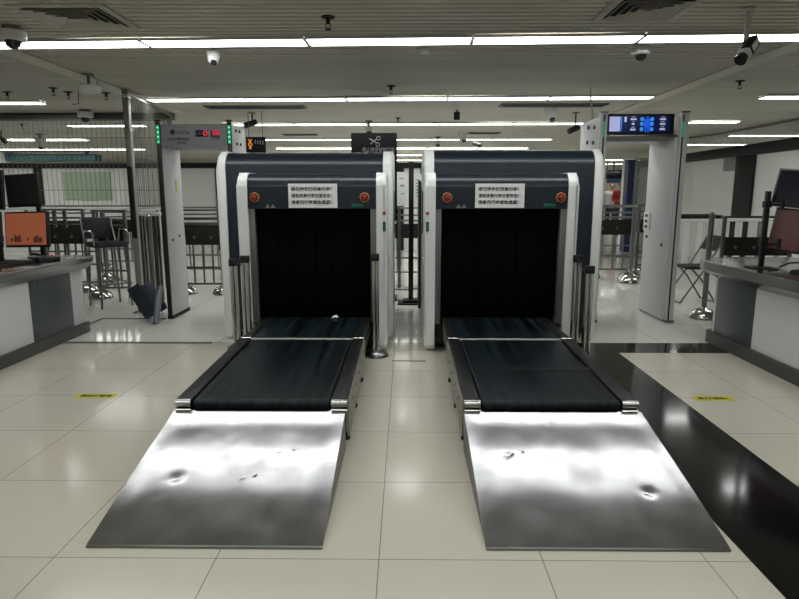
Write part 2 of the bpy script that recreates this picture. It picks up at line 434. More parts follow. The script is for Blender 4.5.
    b = B(); b.box(x0, x1, hy-.004, hy+.03, 1.02, 1.185, .002); kp = P('switch_plate', b, 'cam_white')
    b = B(); b.box(x0-.001, x1+.001, hy-.006, hy+.03, 1.02, 1.10); obj('green_label', b, 'green_tag', kp)
    b = B(); b.box(x0-.001, x1+.001, hy-.006, hy+.03, 1.155, 1.18); obj('red_label', b, 'red_button', kp)
    b = B(); x0, x1 = sorted((xs-m*.012, xs)); b.box(x0, x1, 5.27, 5.31, .7, .78, .003); P('latch', b, 'cam_white')
    # notice
    nx = (.56+.967)/2 if m > 0 else -(.956+.566)/2
    q = thing('paper_notice', 'white paper notice in three lines of black Chinese print on the %s scanner hood' % side, 'notice', (nx, hy+.0165, 1.212), 0, 'paper notices on the scanner hoods')
    b = B(); b.box(-.2, .2, -.004, 0, 0, .195, 0); obj('sheet', b, 'paper', q)
    for k, s in enumerate(('请勿伸手掀帘拿行李！', '请有序拿行李注意安全！', '请拿齐行李避免遗漏！')):
        lettering('lettering', s, .033, 'ink', q, (.0, -.005, .150-k*.053), width=.33, bold=.0006)
    return t
scanner(-1, 'left', 0); scanner(1, 'right', 0)

def conveyor(m, side):
    cx = m*.76; L = 1.262; rise = math.atan2(.03, 1.262)
    t = thing('infeed_conveyor', 'low black infeed belt conveyor feeding the %s scanner' % side, 'conveyor', (cx, 2.995, 0), 0, 'infeed conveyors')
    R = Matrix.Translation((0, 0, .250)) @ Matrix.Rotation(rise, 4, 'X')
    hw = .453
    b = B(); b.box(-hw+.085, hw-.085, .0, L-.012, -.06, .004, .025, R, 4); obj('belt', b, 'belt_rubber', t)
    if m > 0:
        b = B(); b.box(-hw+.10, hw-.09, .52, .60, .003, .0055, .0, R); obj('belt_seam', b, 'rail_black', t)
    for s in (-1, 1):
        a, c = sorted((s*hw, s*(hw-.084)))
        b = B(); b.box(a, c, .02, L-.0, -.07, .008, .006, R); rl = obj('side_rail', b, 'rail_black', t)
        b = B(); b.cyl(R @ Vector((a+.001, .014, -.012)), R @ Vector((c, .014, -.012)), .021); obj('roller_cap', b, 'chrome', t)
        b = B(); b.cyl(R @ Vector((a+.001, .008, -.054)), R @ Vector((c, .008, -.054)), .018); obj('roller_cap', b, 'chrome', t)
        x = s*hw; y0, y1 = .03, L
        b = B(); a, c = sorted((x, x+s*.008))
        b.prism_x([(.03, .05), (.03, .245), (L, .275), (L, .13), (.5, .085)], a, c); pl = obj('side_plate', b, 'side_metal', t)
        b = B()
        for i in range(10):
            yy = .1+i*.11+(.02 if i % 2 else 0); zz = .165+yy*.03+(.025 if i % 2 else -.01)
            b.cyl((x+s*.006, yy, zz), (x+s*.0095, yy, zz), .009, seg=10)
        obj('bolt_holes', b, 'black_matte', pl)
        for yy in (.12, .62, 1.15):
            b = B(); b.lathe([(.034, 0), (.034, .015), (.016, .03), (.012, .05), (.012, .13)], (s*(hw-.03), yy, 0), 14); obj('foot', b, 'rubber', t)
    b = B(); b.cyl(R @ Vector((-hw+.085, .02, -.075)), R @ Vector((hw-.085, .02, -.075)), .014, seg=14); obj('front_roller', b, 'rubber', t)
    b = B(); b.box(-hw+.03, hw-.03, .05, L-.03, .09, .15); obj('under_frame', b, 'black_matte', t)
conveyor(-1, 'left'); conveyor(1, 'right')

def ramp(m, side, dents, extra):
    cx = m*.763; t = thing('steel_ramp', 'dented stainless steel ramp before the %s conveyor%s' % (side, extra), 'ramp', (cx, 2.075, 0), 0, 'steel ramps')
    hw, L, H = (.449 if m < 0 else .459), .905, .21
    # slope along the sheet: the metal sags between its edges
    ys = [0, .19, .34, .52, .66, .74, .86, .92]; sl = RAMP_SL
    def slope(y):
        for i in range(len(ys)-1):
            if y <= ys[i+1]:
                f = (y-ys[i])/(ys[i+1]-ys[i]); f = f*f*(3-2*f); return sl[i]+(sl[i+1]-sl[i])*f
        return sl[-1]
    NY, NX = 90, 90; zs = [0]
    for j in range(NY):
        zs.append(zs[-1]+math.tan(math.radians(slope((j+.5)/NY*L)))*L/NY)
    k = (H-.012)/zs[-1]
    def z(i, j):
        x = (i/NX*2-1)*hw; y = j/NY*L; zz = .010+zs[j]*k
        flat = .010+(H-.012)*j/NY
        e = min(1, (hw-abs(x))/.10)                       # rims are stiff
        e = e*e*(3-2*e)
        zz = flat+(zz-flat)*(.45+.55*e)
        for (dx, dy, r, d) in dents:
            q = ((x-dx)**2+(y-dy)**2)/(r*r)
            if q < 9: zz += -.6*d*math.exp(-q)
        return x, y, zz
    b = B(); v = [z(i, j) for j in range(NY+1) for i in range(NX+1)]; n = len(v)
    fs = [(j*(NX+1)+i, j*(NX+1)+i+1, (j+1)*(NX+1)+i+1, (j+1)*(NX+1)+i) for j in range(NY) for i in range(NX)]
    b._add(v, fs)
    lo = [(x, y, max(.002, zz-.006)) for x, y, zz in v]
    b._add(lo, [f[::-1] for f in fs])
    rim = [(i, 0) for i in range(NX+1)]+[(NX, j) for j in range(1, NY+1)]+[(i, NY) for i in range(NX-1, -1, -1)]+[(0, j) for j in range(NY-1, 0, -1)]
    id_ = [j*(NX+1)+i for i, j in rim]
    for p in range(len(id_)):
        q = (p+1) % len(id_)
        b._add([v[id_[p]], lo[id_[p]], lo[id_[q]], v[id_[q]]], [(0, 1, 2, 3)])
    bmesh.ops.remove_doubles(b.bm, verts=b.bm.verts, dist=1e-5)
    obj('ramp_plate', b, 'ramp_steel', t, smooth=50)
    for s in (-1, 1):
        a, c = sorted((s*(hw-.001), s*(hw-.006)))
        b = B(); b.prism_x([(.02, .0), (L-.0, .0), (L-.0, H-.008), (.02, .007)], a, c); obj('side_skirt', b, 'ramp_side', t)
    b = B(); b.box(-hw, hw, -.012, .012, 0, .009, .003); obj('front_lip', b, 'ramp_side', t)
    for (dx, dy, w, h, a) in RAMP_SCUFF[m]:
        b = B()
        rot = Matrix.Translation((dx, dy, 0)) @ Matrix.Rotation(a, 4, 'Z')
        i0 = int((dx/hw+1)/2*NX); j0 = int(dy/L*NY); zz = z(i0, j0)[2]
        n = 9; pts = []
        for q in range(n):
            an = 2*PI*q/n; rr = random.uniform(.5, 1)
            p = rot @ Vector((w*rr*math.cos(an), h*rr*math.sin(an), 0)); ii = (p.x/hw+1)/2*NX; jj = p.y/L*NY
            pts.append((p.x, p.y, z(ii, int(jj))[2]+.0012))
        b._add(pts, [tuple(range(n))]); obj('scuff_mark', b, 'dirt', t)
RAMP_SL = [14.2, 13.7, 11.0, 11.4, 9.0, 9.0, 15.2, 15.7]
RAMP_SCUFF = {-1: [(.06, .36, .042, .013, .25), (.10, .385, .02, .008, .9), (.17, .55, .02, .004, .2), (-.02, .52, .02, .003, 1.2), (.24, .57, .012, .005, .1)],
              1: [(-.27, .54, .025, .01, .8), (-.22, .56, .012, .014, .4), (-.31, .5, .016, .005, 0), (.25, .28, .016, .004, .1)]}
ramp(-1, 'left', [(-.24, .37, .03, .006), (-.28, .25, .02, .002), (.2, .13, .05, .004), (.1, .2, .09, .003), (.15, .4, .12, .003), (-.1, .6, .14, .003), (.2, .62, .1, .0025), (-.3, .75, .06, .003), (-.2, .1, .1, .002)], ', a worn flake mid-sheet')
ramp(1, 'right', [(.265, .29, .03, .007), (-.12, .52, .05, .003), (-.29, .54, .02, .004), (.05, .34, .1, .003), (-.2, .2, .1, .003), (.2, .56, .12, .003), (-.05, .1, .08, .002), (.1, .72, .1, .002)], ', one deep dent near its right edge')

b = B(); b._add([(-.03, 0, 0), (.0, -.012, .012), (.03, .004, .004), (.012, .02, .022), (-.014, .02, .016), (-.03, 0, .004), (.0, -.012, .016), (.03, .004, .008), (.012, .02, .026), (-.014, .02, .020)], [(4, 3, 2, 1, 0), (5, 6, 7, 8, 9), (0, 1, 6, 5), (1, 2, 7, 6), (2, 3, 8, 7), (3, 4, 9, 8), (4, 0, 5, 9)])
tag(obj('paper_scrap', b, 'paper', None, (-.60, 4.985, .284)), 'small crumpled white scrap lying on the belt at the left scanner curtain', 'scrap')
# ---------------------------------------------------------------- chrome stanchions beside the hoods
def stanchion(x, y, h, label, br=.085, gap=.036):
    t = thing('stanchion', label, 'stanchion post', (x, y, 0), 0, 'chrome twin-tube posts beside the scanners')
    b = B(); b.lathe([(br, 0), (br, .012), (br*.9, .03), (br*.55, .05), (.03, .058)], seg=24); obj('base', b, 'steel', t)
    for s in (-1, 1):
        b = B(); b.cyl((s*gap/2, 0, .05), (s*gap/2, 0, h-.02), .0155, seg=14); obj('tube', b, 'chrome', t)
    b = B(); b.box(-gap/2-.018, gap/2+.018, -.02, .02, h-.06, h, .006); obj('cap', b, 'black_plastic', t)
    return t
stanchion(-1.312, 4.86, .83, 'chrome twin-tube post against the left edge of the left scanner hood')
stanchion(-1.455, 5.02, .785, 'outer chrome twin-tube post left of the left scanner hood, before its navy body')
stanchion(-.248, 4.83, .85, 'chrome twin-tube post at the inner edge of the left scanner hood, round base showing', .105, .03)
stanchion(1.385, 4.83, .84, 'chrome twin-tube post against the right edge of the right scanner hood')
stanchion(1.402, 4.56, .785, 'outer chrome twin-tube post right of the right scanner, nearer the conveyor')
b = B(); b.tube([(-1.455, 5.02, .755), (-1.39, 4.94, .735), (-1.312, 4.88, .795)], .006); tag(obj('barrier_strap', b, 'black_plastic'), 'short black strap joining the two chrome posts left of the left scanner', 'strap')
b = B(); b.tube([(1.385, 4.81, .80), (1.393, 4.70, .73), (1.402, 4.58, .755)], .006); tag(obj('barrier_strap', b, 'black_plastic'), 'short black strap joining the two chrome posts right of the right scanner', 'strap')

# ---------------------------------------------------------------- walk-through gates
def gate_left():
    x0, x1, y0, y1, h = -2.555, -1.772, 6.29, 6.80, 2.045
    t = thing('metal_detector_gate', 'grey walk-through metal detector with red digits and green light bars, left of the scanners', 'metal detector', ((x0+x1)/2, 6.545, 0))
    O = (-(x0+x1)/2, -6.545, 0)
    def P(n, b, m, par=t): return obj(n, b, m, par, loc=O if par is t else None)
    for a, c in ((x0, x0+.055), (x1-.055, x1)):
        b = B(); b.box(a, c, y0+.012, y1, .02, h-.01, .018); col = P('side_column', b, 'gate_grey')
        b = B(); b.box(a-.003, c+.003, y0+.004, y1+.004, 0, .04); obj('base_shoe', b, 'black_matte', col)
        b = B(); b.box(a+.004, c-.004, y0-.006, y0+.014, .04, h+.005, .004); obj('edge_strip', b, 'black_plastic', col)
        b = B(); b.box(a+.012, c-.012, y0-.009, y0-.005, 1.83, 2.015, .002); obj('light_bar', b, 'led_green', col)
        for k in range(4):
            zz = 1.85+k*.047; q = Vector(((a+c)/2, y0-.009, zz))
            b = B(); b.lathe([(.008, 0), (.007, .003)], seg=10, mx=Matrix.Translation(q) @ Matrix.Rotation(PI/2, 4, 'X')); obj('light_dot', b, 'led_dot', col)
        b = B(); b.box(a-.004, c+.004, y0-.012, y0+.03, h+.005, h+.022); obj('cap', b, 'black_plastic', col)
    for yy, zz in ((6.42, 1.97), (6.56, 1.975), (6.44, 1.84), (6.58, 1.845)):
        b = B(); b.cyl((x1-.002, yy, zz), (x1+.012, yy, zz), .016, seg=12); P('bolt_cap', b, 'black_plastic')
    for yy, zz in ((6.42, .84), (6.62, .87)):
        b = B(); b.cyl((x0+.05, yy, zz), (x0+.062, yy, zz), .016, seg=12); P('bolt_cap', b, 'black_plastic')
    b = B(); b.box(x0+.056, x0+.06, 6.6, 6.64, 1.35, 1.47); P('side_label', b, 'yellow_tape')
    b = B(); b.box(x0+.05, x1-.05, y0+.005, y1-.02, 1.80, h-.02, .008); hd = P('header', b, 'gate_header')
    yf = y0+.003
    b = B(); b.cyl((-2.38, yf, 1.945), (-2.38, yf-.004, 1.945), .026, seg=20); obj('emblem', b, 'ink', hd)
    lettering('lettering', 'ceia', .06, 'ink', hd, (-2.275, yf-.001, 1.945), width=.13)
    lettering('lettering', '通过式金属探测安检门', .03, 'ink', hd, (-2.32, yf-.001, 1.875), width=.24)
    lettering('lettering', '智能型', .024, 'ink', hd, (-2.29, yf-.001, 1.838), width=.1)
    for xa, xb in ((-2.145, -2.02), (-1.99, -1.90)):
        b = B(); b.box(xa, xb, yf-.004, yf+.002, 1.90, 1.965); obj('display', b, 'screen_dark', hd)
    lettering('lettering', '0', .075, 'digit_red', hd, (-2.045, yf-.006, 1.932), width=.05, bold=.002)
    lettering('lettering', 'LO', .05, 'grey_mark', hd, (-2.11, yf-.006, 1.932), width=.05)
    lettering('lettering', '000', .075, 'digit_red', hd, (-1.937, yf-.006, 1.935), width=.075, bold=.002)
    b = B()
    for k in range(4): b.box(-1.99+k*.025, -1.978+k*.025, yf-.003, yf, 1.872, 1.88)
    b.box(-1.98, -1.9, yf-.003, yf, 1.887, 1.893); obj('keypad', b, 'ink', hd)
gate_left()
def gate_right():
    x0, x1, y0, y1, h = 1.915, 2.79, 6.15, 6.84, 2.115
    t = thing('body_scan_gate', 'grey walk-through body screening gate with a blue screen on top, right of the scanners', 'security gate', ((x0+x1)/2, 6.545, 0))
    O = (-(x0+x1)/2, -6.545, 0)
    def P(n, b, m, par=t): return obj(n, b, m, par, loc=O if par is t else None)
    for a, c, s in ((x0, x0+.078, 1), (x1-.085, x1, -1)):
        b = B(); b.box(a+(0 if s > 0 else -.025), c, y0+.05, y1, .02, h-.03, .02); col = P('side_column', b, 'gate_grey')
        b = B(); b.box(a+.003, c-.003, y0, y0+.06, .02, h, .012); obj('front_post', b, 'gate_grey', col)
        b = B(); xx = a+.03 if s > 0 else a+.018; b.box(xx, xx+.016, y0-.003, y0+.003, .03, h-.02); obj('dark_seam', b, 'black_plastic', col)
        b = B(); b.box(xx, xx+.016, y0-.007, y0-.002, 1.88, 2.03, .002); obj('light_bar', b, 'led_green', col)
        b = B(); b.box(a-.003, c+.003, y0-.002, y1+.003, 0, .03); obj('base_shoe', b, 'grey_jamb', col)
        b = B(); b.box(a-.002, c+.002, y0-.006, y0+.06, h, h+.012); obj('cap', b, 'dark_steel', col)
    for yy, zz in ((6.32, 1.99), (6.52, 2.01), (6.34, 1.84), (6.54, 1.86)):
        b = B(); b.cyl((x0+.002, yy, zz), (x0-.014, yy, zz), .02, seg=12); P('bolt_cap', b, 'black_plastic')
    for yy, zz in ((6.32, .80), (6.72, .86)):
        b = B(); b.cyl((x1-.108, yy, zz), (x1-.121, yy, zz), .017, seg=12); P('bolt_cap', b, 'black_plastic')
    b = B(); b.box(x0+.09, x1-.09, y0+.28, y1-.03, 1.86, h-.06, .01); P('header', b, 'gate_grey')
    # screen
    xa, xb, za, zb, ys = x0+.08, x1-.135, 1.91, 2.105, y0+.03
    b = B(); b.box(xa, xb, ys, ys+.045, za, zb, .004); s = P('screen', b, 'black_plastic')
    W = xb-xa
    def rect(n, u0, u1, v0, v1, m, d=.002):
        b = B(); b.box(xa+W*u0, xa+W*u1, ys-d, ys+.001, za+(zb-za)*v0, za+(zb-za)*v1); obj(n, b, m, s)
    rect('display', .02, .93, .1, .9, 'screen_navy', .001)
    rect('camera_view', .03, .19, .14, .86, 'screen_lilac')
    rect('camera_view', .20, .215, .16, .86, 'screen_sky')
    rect('camera_view', .25, .285, .6, .86, 'screen_white')
    b = B()
    for c0, rows in ((.385, ((.76, .045), (.52, .022), (.24, .04))), (.825, ((.76, .045), (.52, .04), (.26, .04)))):
        for v, hw in rows:
            b.box(xa+W*(c0-hw), xa+W*(c0+hw), ys-.003, ys, za+.19*(v-.05), za+.19*(v+.04))
            b.box(xa+W*(c0-hw*.6), xa+W*(c0+hw*.6), ys-.003, ys, za+.19*(v+.10), za+.19*(v+.125))
    obj('text_bars', b, 'screen_white', s)
    b = B()                                          # figure diagram: torso, legs, head
    for u, v, w, hh in ((.595, .55, .03, .22), (.575, .26, .012, .16), (.615, .26, .012, .16), (.595, .84, .014, .05), (.555, .55, .008, .2), (.635, .55, .008, .2)):
        b.box(xa+W*(u-w), xa+W*(u+w), ys-.003, ys, za+.19*(v-hh), za+.19*(v+hh))
    obj('figure_diagram', b, 'screen_blue', s)
    for u in (.515, .665):
        for v in (.25, .52, .76):
            q = Vector((xa+W*u, ys-.001, za+.19*v)); b = B(); b.lathe([(.019, 0), (.017, .003)], seg=14, mx=Matrix.Translation(q) @ Matrix.Rotation(PI/2, 4, 'X')); obj('zone_dot', b, 'screen_sky', s)
    b = B(); b.box(x0+.09, x1-.09, y0+.03, y0+.09, 1.885, 1.903, .003); P('screen_shelf', b, 'steel')
    # switch plate on the inner edge
    b = B(); b.box(x1-.13, x1-.109, y0+.50, y0+.65, .93, 1.13, .003); sw = P('switch_plate', b, 'cam_white')
    b = B()
    for k in range(3): b.box(x1-.133, x1-.128, y0+.54, y0+.61, .955+k*.06, .985+k*.06)
    obj('switches', b, 'black_plastic', sw)
gate_right()

# ---------------------------------------------------------------- desks
def desk_left():
    t = thing('inspection_desk', 'white desk with brushed steel top and a grey panel, at the left edge', 'desk', (-3.45, 4.1, 0))
    O = (3.45, -4.1, 0)
    def P(n, b, m): return obj(n, b, m, t, loc=O)
    b = B(); b.box(-3.82, -3.10, 2.4, 5.66, .1, .64, .006); P('carcass', b, 'desk_white')
    b = B(); b.box(-3.85, -3.085, 2.38, 5.70, 0, .105, .004); P('plinth', b, 'plinth_dark')
    b = B(); b.box(-3.105, -3.094, 4.84, 5.45, .105, .64, .002); gp = P('access_panel', b, 'desk_grey')
    b = B()
    for yy, zz in ((4.90, .59), (4.90, .16)): b.cyl((-3.096, yy, zz), (-3.088, yy, zz), .014, seg=12)
    obj('lock', b, 'dark_steel', gp)
    b = B(); b.box(-3.90, -2.995, 2.36, 5.72, .725, .745, .006); P('worktop', b, 'desk_steel')
    b = B()
    pr = [(-3.89, .725), (-2.998, .725), (-2.998, .69), (-3.07, .62), (-3.89, .62)]
    n = len(pr); v = [(x, 2.38, z) for x, z in pr]+[(x, 5.70, z) for x, z in pr]
    b._add(v, [(i, (i+1) % n, n+(i+1) % n, n+i) for i in range(n)]+[tuple(range(n))[::-1], tuple(range(n, 2*n))]); P('apron', b, 'desk_steel')
desk_left()
def rounded_end(x0, x1, y0, y1, r, n=10):
    pts = [(x1, y0), (x1, y1)]
    pts += [(x0+r+r*math.cos(a), y1-r+r*math.sin(a)) for a in [PI/2+PI/2*i/n for i in range(n+1)]]
    pts += [(x0, y0)]
    return pts
def desk_right():
    t = thing('inspection_desk', 'white desk with rounded brushed steel top and a dark grey panel, at the right edge', 'desk', (3.15, 3.8, 0))
    O = (-3.15, -3.8, 0)
    def P(n, b, m): return obj(n, b, m, t, loc=O)
    b = B(); b.prism_z(rounded_end(2.765, 3.5, 2.2, 5.40, .10), .1, .64); P('carcass', b, 'desk_white')
    b = B(); b.prism_z(rounded_end(2.735, 3.55, 2.18, 5.42, .07), 0, .105); P('plinth', b, 'plinth_dark')
    b = B(); b.box(2.754, 2.77, 4.70, 5.27, .105, .64, .002); P('access_panel', b, 'desk_grey')
    b = B(); b.prism_z(rounded_end(2.615, 3.6, 2.15, 5.60, .34, 16), .67, .745, .006); P('worktop', b, 'desk_steel')
    lo = rounded_end(2.73, 3.6, 2.15, 5.46, .24, 16); hi = rounded_end(2.62, 3.6, 2.15, 5.595, .335, 16); n = len(lo)
    b = B(); b._add([(x, y, .60) for x, y in lo]+[(x, y, .67) for x, y in hi], [(i, (i+1) % n, n+(i+1) % n, n+i) for i in range(n)]+[tuple(range(n))[::-1]])
    P('apron', b, 'desk_steel')
desk_right()

# ---------------------------------------------------------------- monitors
def monitor(name, label, c, w, h, yaw, tilt, screen, marks=None, group=None, roll=0.):
    t = thing(name, label, 'monitor', c, 0, group); t.rotation_euler = (tilt, roll, yaw)   # faces -y before yaw
    b = B(); b.box(-w/2, w/2, -.012, .022, -h/2, h/2, .005); bz = obj('bezel', b, 'black_plastic', t)
    b = B(); b.box(-w/2+.014, w/2-.014, -.0145, -.0115, -h/2+.02, h/2-.014); s = obj('screen', b, screen, t)
    b = B(); b.box(-w*.28, w*.28, .02, .05, -h*.3, h*.3, .01); obj('rear_cover', b, 'black_matte', t)
    if marks:
        b = B()
        for (u, v, du, dv) in marks: b.box(u*w-w/2, (u+du)*w-w/2, -.0155, -.0140, v*h-h/2, (v+dv)*h-h/2)
        obj('luggage_picture', b, 'screen_brown', s)
    return t
MK = [(.14, .16, .05, .1), (.22, .14, .04, .22), (.27, .15, .06, .17), (.34, .14, .04, .2), (.52, .18, .03, .06), (.54, .22, .02, .07), (.68, .13, .05, .16), (.74, .13, .05, .2), (.80, .13, .08, .14), (.10, .05, .8, .02)]
MONS = []
LPOS = (-3.44, 5.3)
c = at_y(27, 229.5, 5.25); monitor('computer_monitor', 'lower left-desk monitor with an orange x-ray picture, fully in view', c, .46, .31, -.25, -.10, 'screen_orange', MK, 'desk monitors on the left', -.03)
c = at_y(23, 190.5, 5.40); monitor('computer_monitor', 'upper left-desk monitor standing upright with a blank black face', c, .31, .29, -.1, -.04, 'black_matte', None, 'desk monitors on the left', -.05)
c = at_y(-18, 230, 5.16); monitor('computer_monitor', 'orange monitor cut off by the left edge of the photo', c, .36, .31, -.1, -.10, 'screen_orange', MK, 'desk monitors on the left', -.03)
c = at_y(-14, 190, 5.2); monitor('computer_monitor', 'black monitor sliver at the left edge, above the cut-off orange one', c, .30, .34, 0, -.10, 'screen_dark', None, 'desk monitors on the left')
c = at_y(808, 233, 4.60); monitor('computer_monitor', 'lower right-desk monitor with a dark maroon picture', c, .50, .34, -.85, -.12, 'screen_maroon', [(.35, .02, .015, .96)], 'desk monitors on the right', .09)
c = at_y(812, 190, 4.60); monitor('computer_monitor', 'upper right-desk monitor with a switched-off dark screen', c, .50, .29, -.85, -.16, 'screen_dark', None, 'desk monitors on the right', .10)
def mon_stand(label, p, h, arms, group):
    t = thing('monitor_stand', label, 'monitor stand', (p[0], p[1], .745), 0, group)
    b = B(); b.box(-.09, .09, -.075, .075, 0, .012, .004)
    b.box(-.10, .02, -.13, -.10, 0, .012, .003, Matrix.Rotation(.6, 4, 'Z')); obj('foot_plate', b, 'black_matte', t)
    b = B(); b.box(-.017, .017, -.017, .017, .01, h, .003); obj('pole', b, 'black_plastic', t)
    for z, d in arms:
        b = B(); b.box(-.026, .026, -.026, .026, z-.025, z+.025, .004); b.cyl((0, 0, z), d, .014, seg=10); b.cyl((d[0], d[1], z-.035), (d[0], d[1], z+.035), .016, seg=10); obj('arm', b, 'black_plastic', t)
    return t
a = at_y(43, 250, 5.45); mon_stand('black pole stand holding the orange monitor on the left desk', (a.x, 5.45), .60, ((.2, (-.12, -.09, .2)), (.5, (-.12, -.03, .5))), 'monitor pole stands')
mon_stand('black pole stand at the left photo edge behind the cut-off orange monitor', (-3.5, 5.14), .62, ((.2, (.05, -.06, .2)), (.52, (.04, -.02, .52))), 'monitor pole stands')
mon_stand('tall black pole stand with side clamp on the right desk', (2.80, 4.74), .60, ((.2, (.10, -.03, .2)), (.50, (.10, -.03, .50))), 'monitor pole stands')

# desk clutter
def keyboard(label, loc, rz):
    t = thing('keyboard', label, 'keyboard', loc, rz)
    b = B(); b.box(-.21, .21, -.065, .065, 0, .018, .005); obj('base', b, 'black_plastic', t)
    b = B()
    for r in range(5):
        for k in range(14): b.box(-.2+k*.0285, -.2+k*.0285+.024, -.056+r*.0225, -.056+r*.0225+.019, .018, .026)
    obj('keys', b, 'black_matte', t)
keyboard('black keyboard on the left desk under the orange monitors', (-3.28, 4.86, .745), 1.1)
keyboard('black keyboard on the right desk below the maroon monitor', (2.98, 4.28, .745), -1.2)
t = thing('desk_phone', 'black desk phone with a red light on the left desk beside the keyboard', 'phone', (-3.17, 5.24, .745), .9)
b = B(); b.box(-.09, .09, -.08, .08, 0, .04, .012); obj('base', b, 'black_plastic', t)
b = B(); b.tube([(-.08, -.05, .05), (-.08, -.05, .062), (-.08, .05, .062), (-.08, .05, .05)], .018); obj('handset', b, 'black_matte', t)
b = B(); b.box(.05, .075, .04, .06, .04, .048); obj('lamp', b, 'digit_red', t)
b = B(); b.tube([(-3.38, 5.30, .76), (-3.33, 5.36, .80), (-3.24, 5.36, .76), (-3.2, 5.26, .752), (-3.25, 5.2, .752)], .006); tag(obj('cable', b, 'black_plastic'), 'black cable looping over the left desk top', 'cable')
b = B(); b.tube([(2.95, 4.75, .752), (2.99, 4.70, .79), (3.04, 4.66, .80), (3.02, 4.55, .752), (3.1, 4.5, .752)], .007); tag(obj('cable', b, 'black_plastic'), 'black cable bundle at the foot of the right monitor pole', 'cable')

# ---------------------------------------------------------------- floor stickers
for (a, c, rz, lab) in (((74, 398), (119, 394), -.02, 'yellow floor sticker with black characters, left of the left ramp'), ((692, 400), (734, 398), 0, 'yellow floor sticker with black characters, right of the black stripe')):
    p = at_z(96 if a[0] < 400 else 713, 396 if a[0] < 400 else 398.5, 0)
    t = thing('floor_sticker', lab, 'floor sticker', (p.x, p.y, 0.0), .0, 'yellow floor stickers')
    W = .265 if a[0] < 400 else .25
    b = B(); b.box(-W/2, W/2, -.043, .043, 0, .0015); obj('tape', b, 'yellow_tape', t)
    lettering('lettering', '请在此等候' if a[0] < 400 else '请在此等候←', .044, 'ink', t, (0, -.004, .0022), rot=(0, 0, 0), width=W*.8, depth=.0003, bold=.0012)

# ---------------------------------------------------------------- wire mesh screens and tall post
def wire_screen(label, w, z0, z1, loc, rz, pitch=.068, rows=()):
    t = thing('wire_mesh_screen', label, 'mesh screen', loc, rz)
    b = B()
    for z in (z0, z1): b.box(0, w, -.012, .012, z-.012, z+.012)
    for x in (0, w): b.box(x-.012, x+.012, -.012, .012, z0, z1)
    obj('frame', b, 'post_grey', t)
    b = B(); n = int(w/pitch)
    for k in range(1, n): b.cyl((k*w/n, 0, z0), (k*w/n, 0, z1), .0032, seg=5, caps=False)
    for z in rows: b.cyl((0, 0, z), (w, 0, z), .004, seg=5, caps=False)
    obj('wires', b, 'mesh_wire', t)
wire_screen('wide grey wire mesh screen standing on the long white counter, far left', 4.9, 1.16, 2.34, (-8.2, 8.6, 0), 0, rows=(1.38, 1.75, 2.1))
wire_screen('narrow wire mesh screen running back from the tall grey post', 1.86, 1.16, 2.40, (-3.02, 6.74, 0), PI/2+.13, rows=(1.4, 1.75))
t = thing('tall_post', 'tall grey square post from floor to ceiling beside the left gate', 'post', (-3.005, 6.68, 0))
b = B(); b.box(-.032, .032, -.032, .032, 0, CEIL-.015, .005); obj('shaft', b, 'post_grey', t)
b = B(); b.box(-.028, .028, -.045, -.031, .84, 1.62, .003); obj('dark_sleeve', b, 'black_plastic', t)
for z in (1.99, 2.34):
    b = B(); b.box(-.034, .034, -.034, .034, z, z+.035); obj('band', b, 'chrome', t)
b = B(); b.box(-.07, .07, -.07, .07, 0, .012, .003); obj('foot_plate', b, 'steel', t)

# ---------------------------------------------------------------- queue barriers
DOME = [(.15, 0), (.15, .015), (.142, .045), (.118, .08), (.08, .105), (.035, .12), (.03, .125)]
def barrier(label, x0, x1, y, h=1.13, dark=False, banner=True, domes=(0, 1), rz=0, n_up=4, low=True):
    w = x1-x0; m = 'dark_steel' if dark else 'steel'
    t = thing('queue_barrier', label, 'barrier', (x0, y, 0), rz, 'steel queue barriers')
    b = B(); b.box(-.03, w+.03, -.035, .035, h-.025, h, .006); obj('top_rail', b, m, t)
    for k, x in enumerate((0, w)):
        b = B(); b.cyl((x, 0, .0), (x, 0, h-.02), .024, seg=14); obj('post', b, m, t)
        if k in domes:
            b = B(); b.lathe(DOME, (x, 0, 0), 24); obj('dome_base', b, 'chrome', t)
    for z in ((h-.12, h-.2, .36, .14) if low else (h-.5,)):
        b = B(); b.box(0, w, -.013, .013, z-.013, z+.013, .003); obj('rail', b, m, t)
    if banner:
        b = B(); b.box(.03, w-.03, -.008, .008, h-.47, h-.25, .003); bn = obj('banner', b, 'black_matte', t)
        b = B()
        for k in range(int(w/.22)):
            c = .15+k*.22
            b._add([(c-.025, -.0095, h-.37), (c, -.0095, h-.345), (c+.025, -.0095, h-.37), (c, -.0095, h-.395)], [(0, 1, 2, 3)])
        obj('banner_marks', b, 'mark_ochre', bn)
    if low:
        b = B()
        for k in range(1, n_up): b.box(w*k/n_up-.011, w*k/n_up+.011, -.011, .011, .14, h-.47, .002)
        obj('uprights', b, m, t)
mat('mark_ochre', (.16, .12, .05), .6)
def X(px, Y): return at_y(px, 250, Y).x
barrier('steel queue barrier behind the left desk, black banner and dome feet', X(46, 8.1), X(86, 8.1), 8.1)
barrier('steel queue barrier between the bar stool and the tall post', X(97, 7.6), X(127, 7.6), 7.6, domes=(0,))
barrier('steel queue barrier standing behind the left gate opening', X(184, 7.95), X(222, 7.95), 7.95, dark=True)
barrier('farther steel queue barrier seen through the left gate', X(176, 9.6), X(232, 9.6), 9.6)
barrier('far steel queue barrier behind the bar stool, under the long counter', X(30, 10.2), X(100, 10.2), 10.2, dark=True, domes=())
barrier('far steel queue barrier behind the tall post', X(104, 10.7), X(160, 10.7), 10.7, domes=(0,))
barrier('steel queue barrier seen in the gap between the scanners', -.32, .42, 9.2, domes=(0,))
barrier('steel queue barrier behind the right gate opening', X(592, 9.6), X(633, 9.6), 9.6, h=1.16)
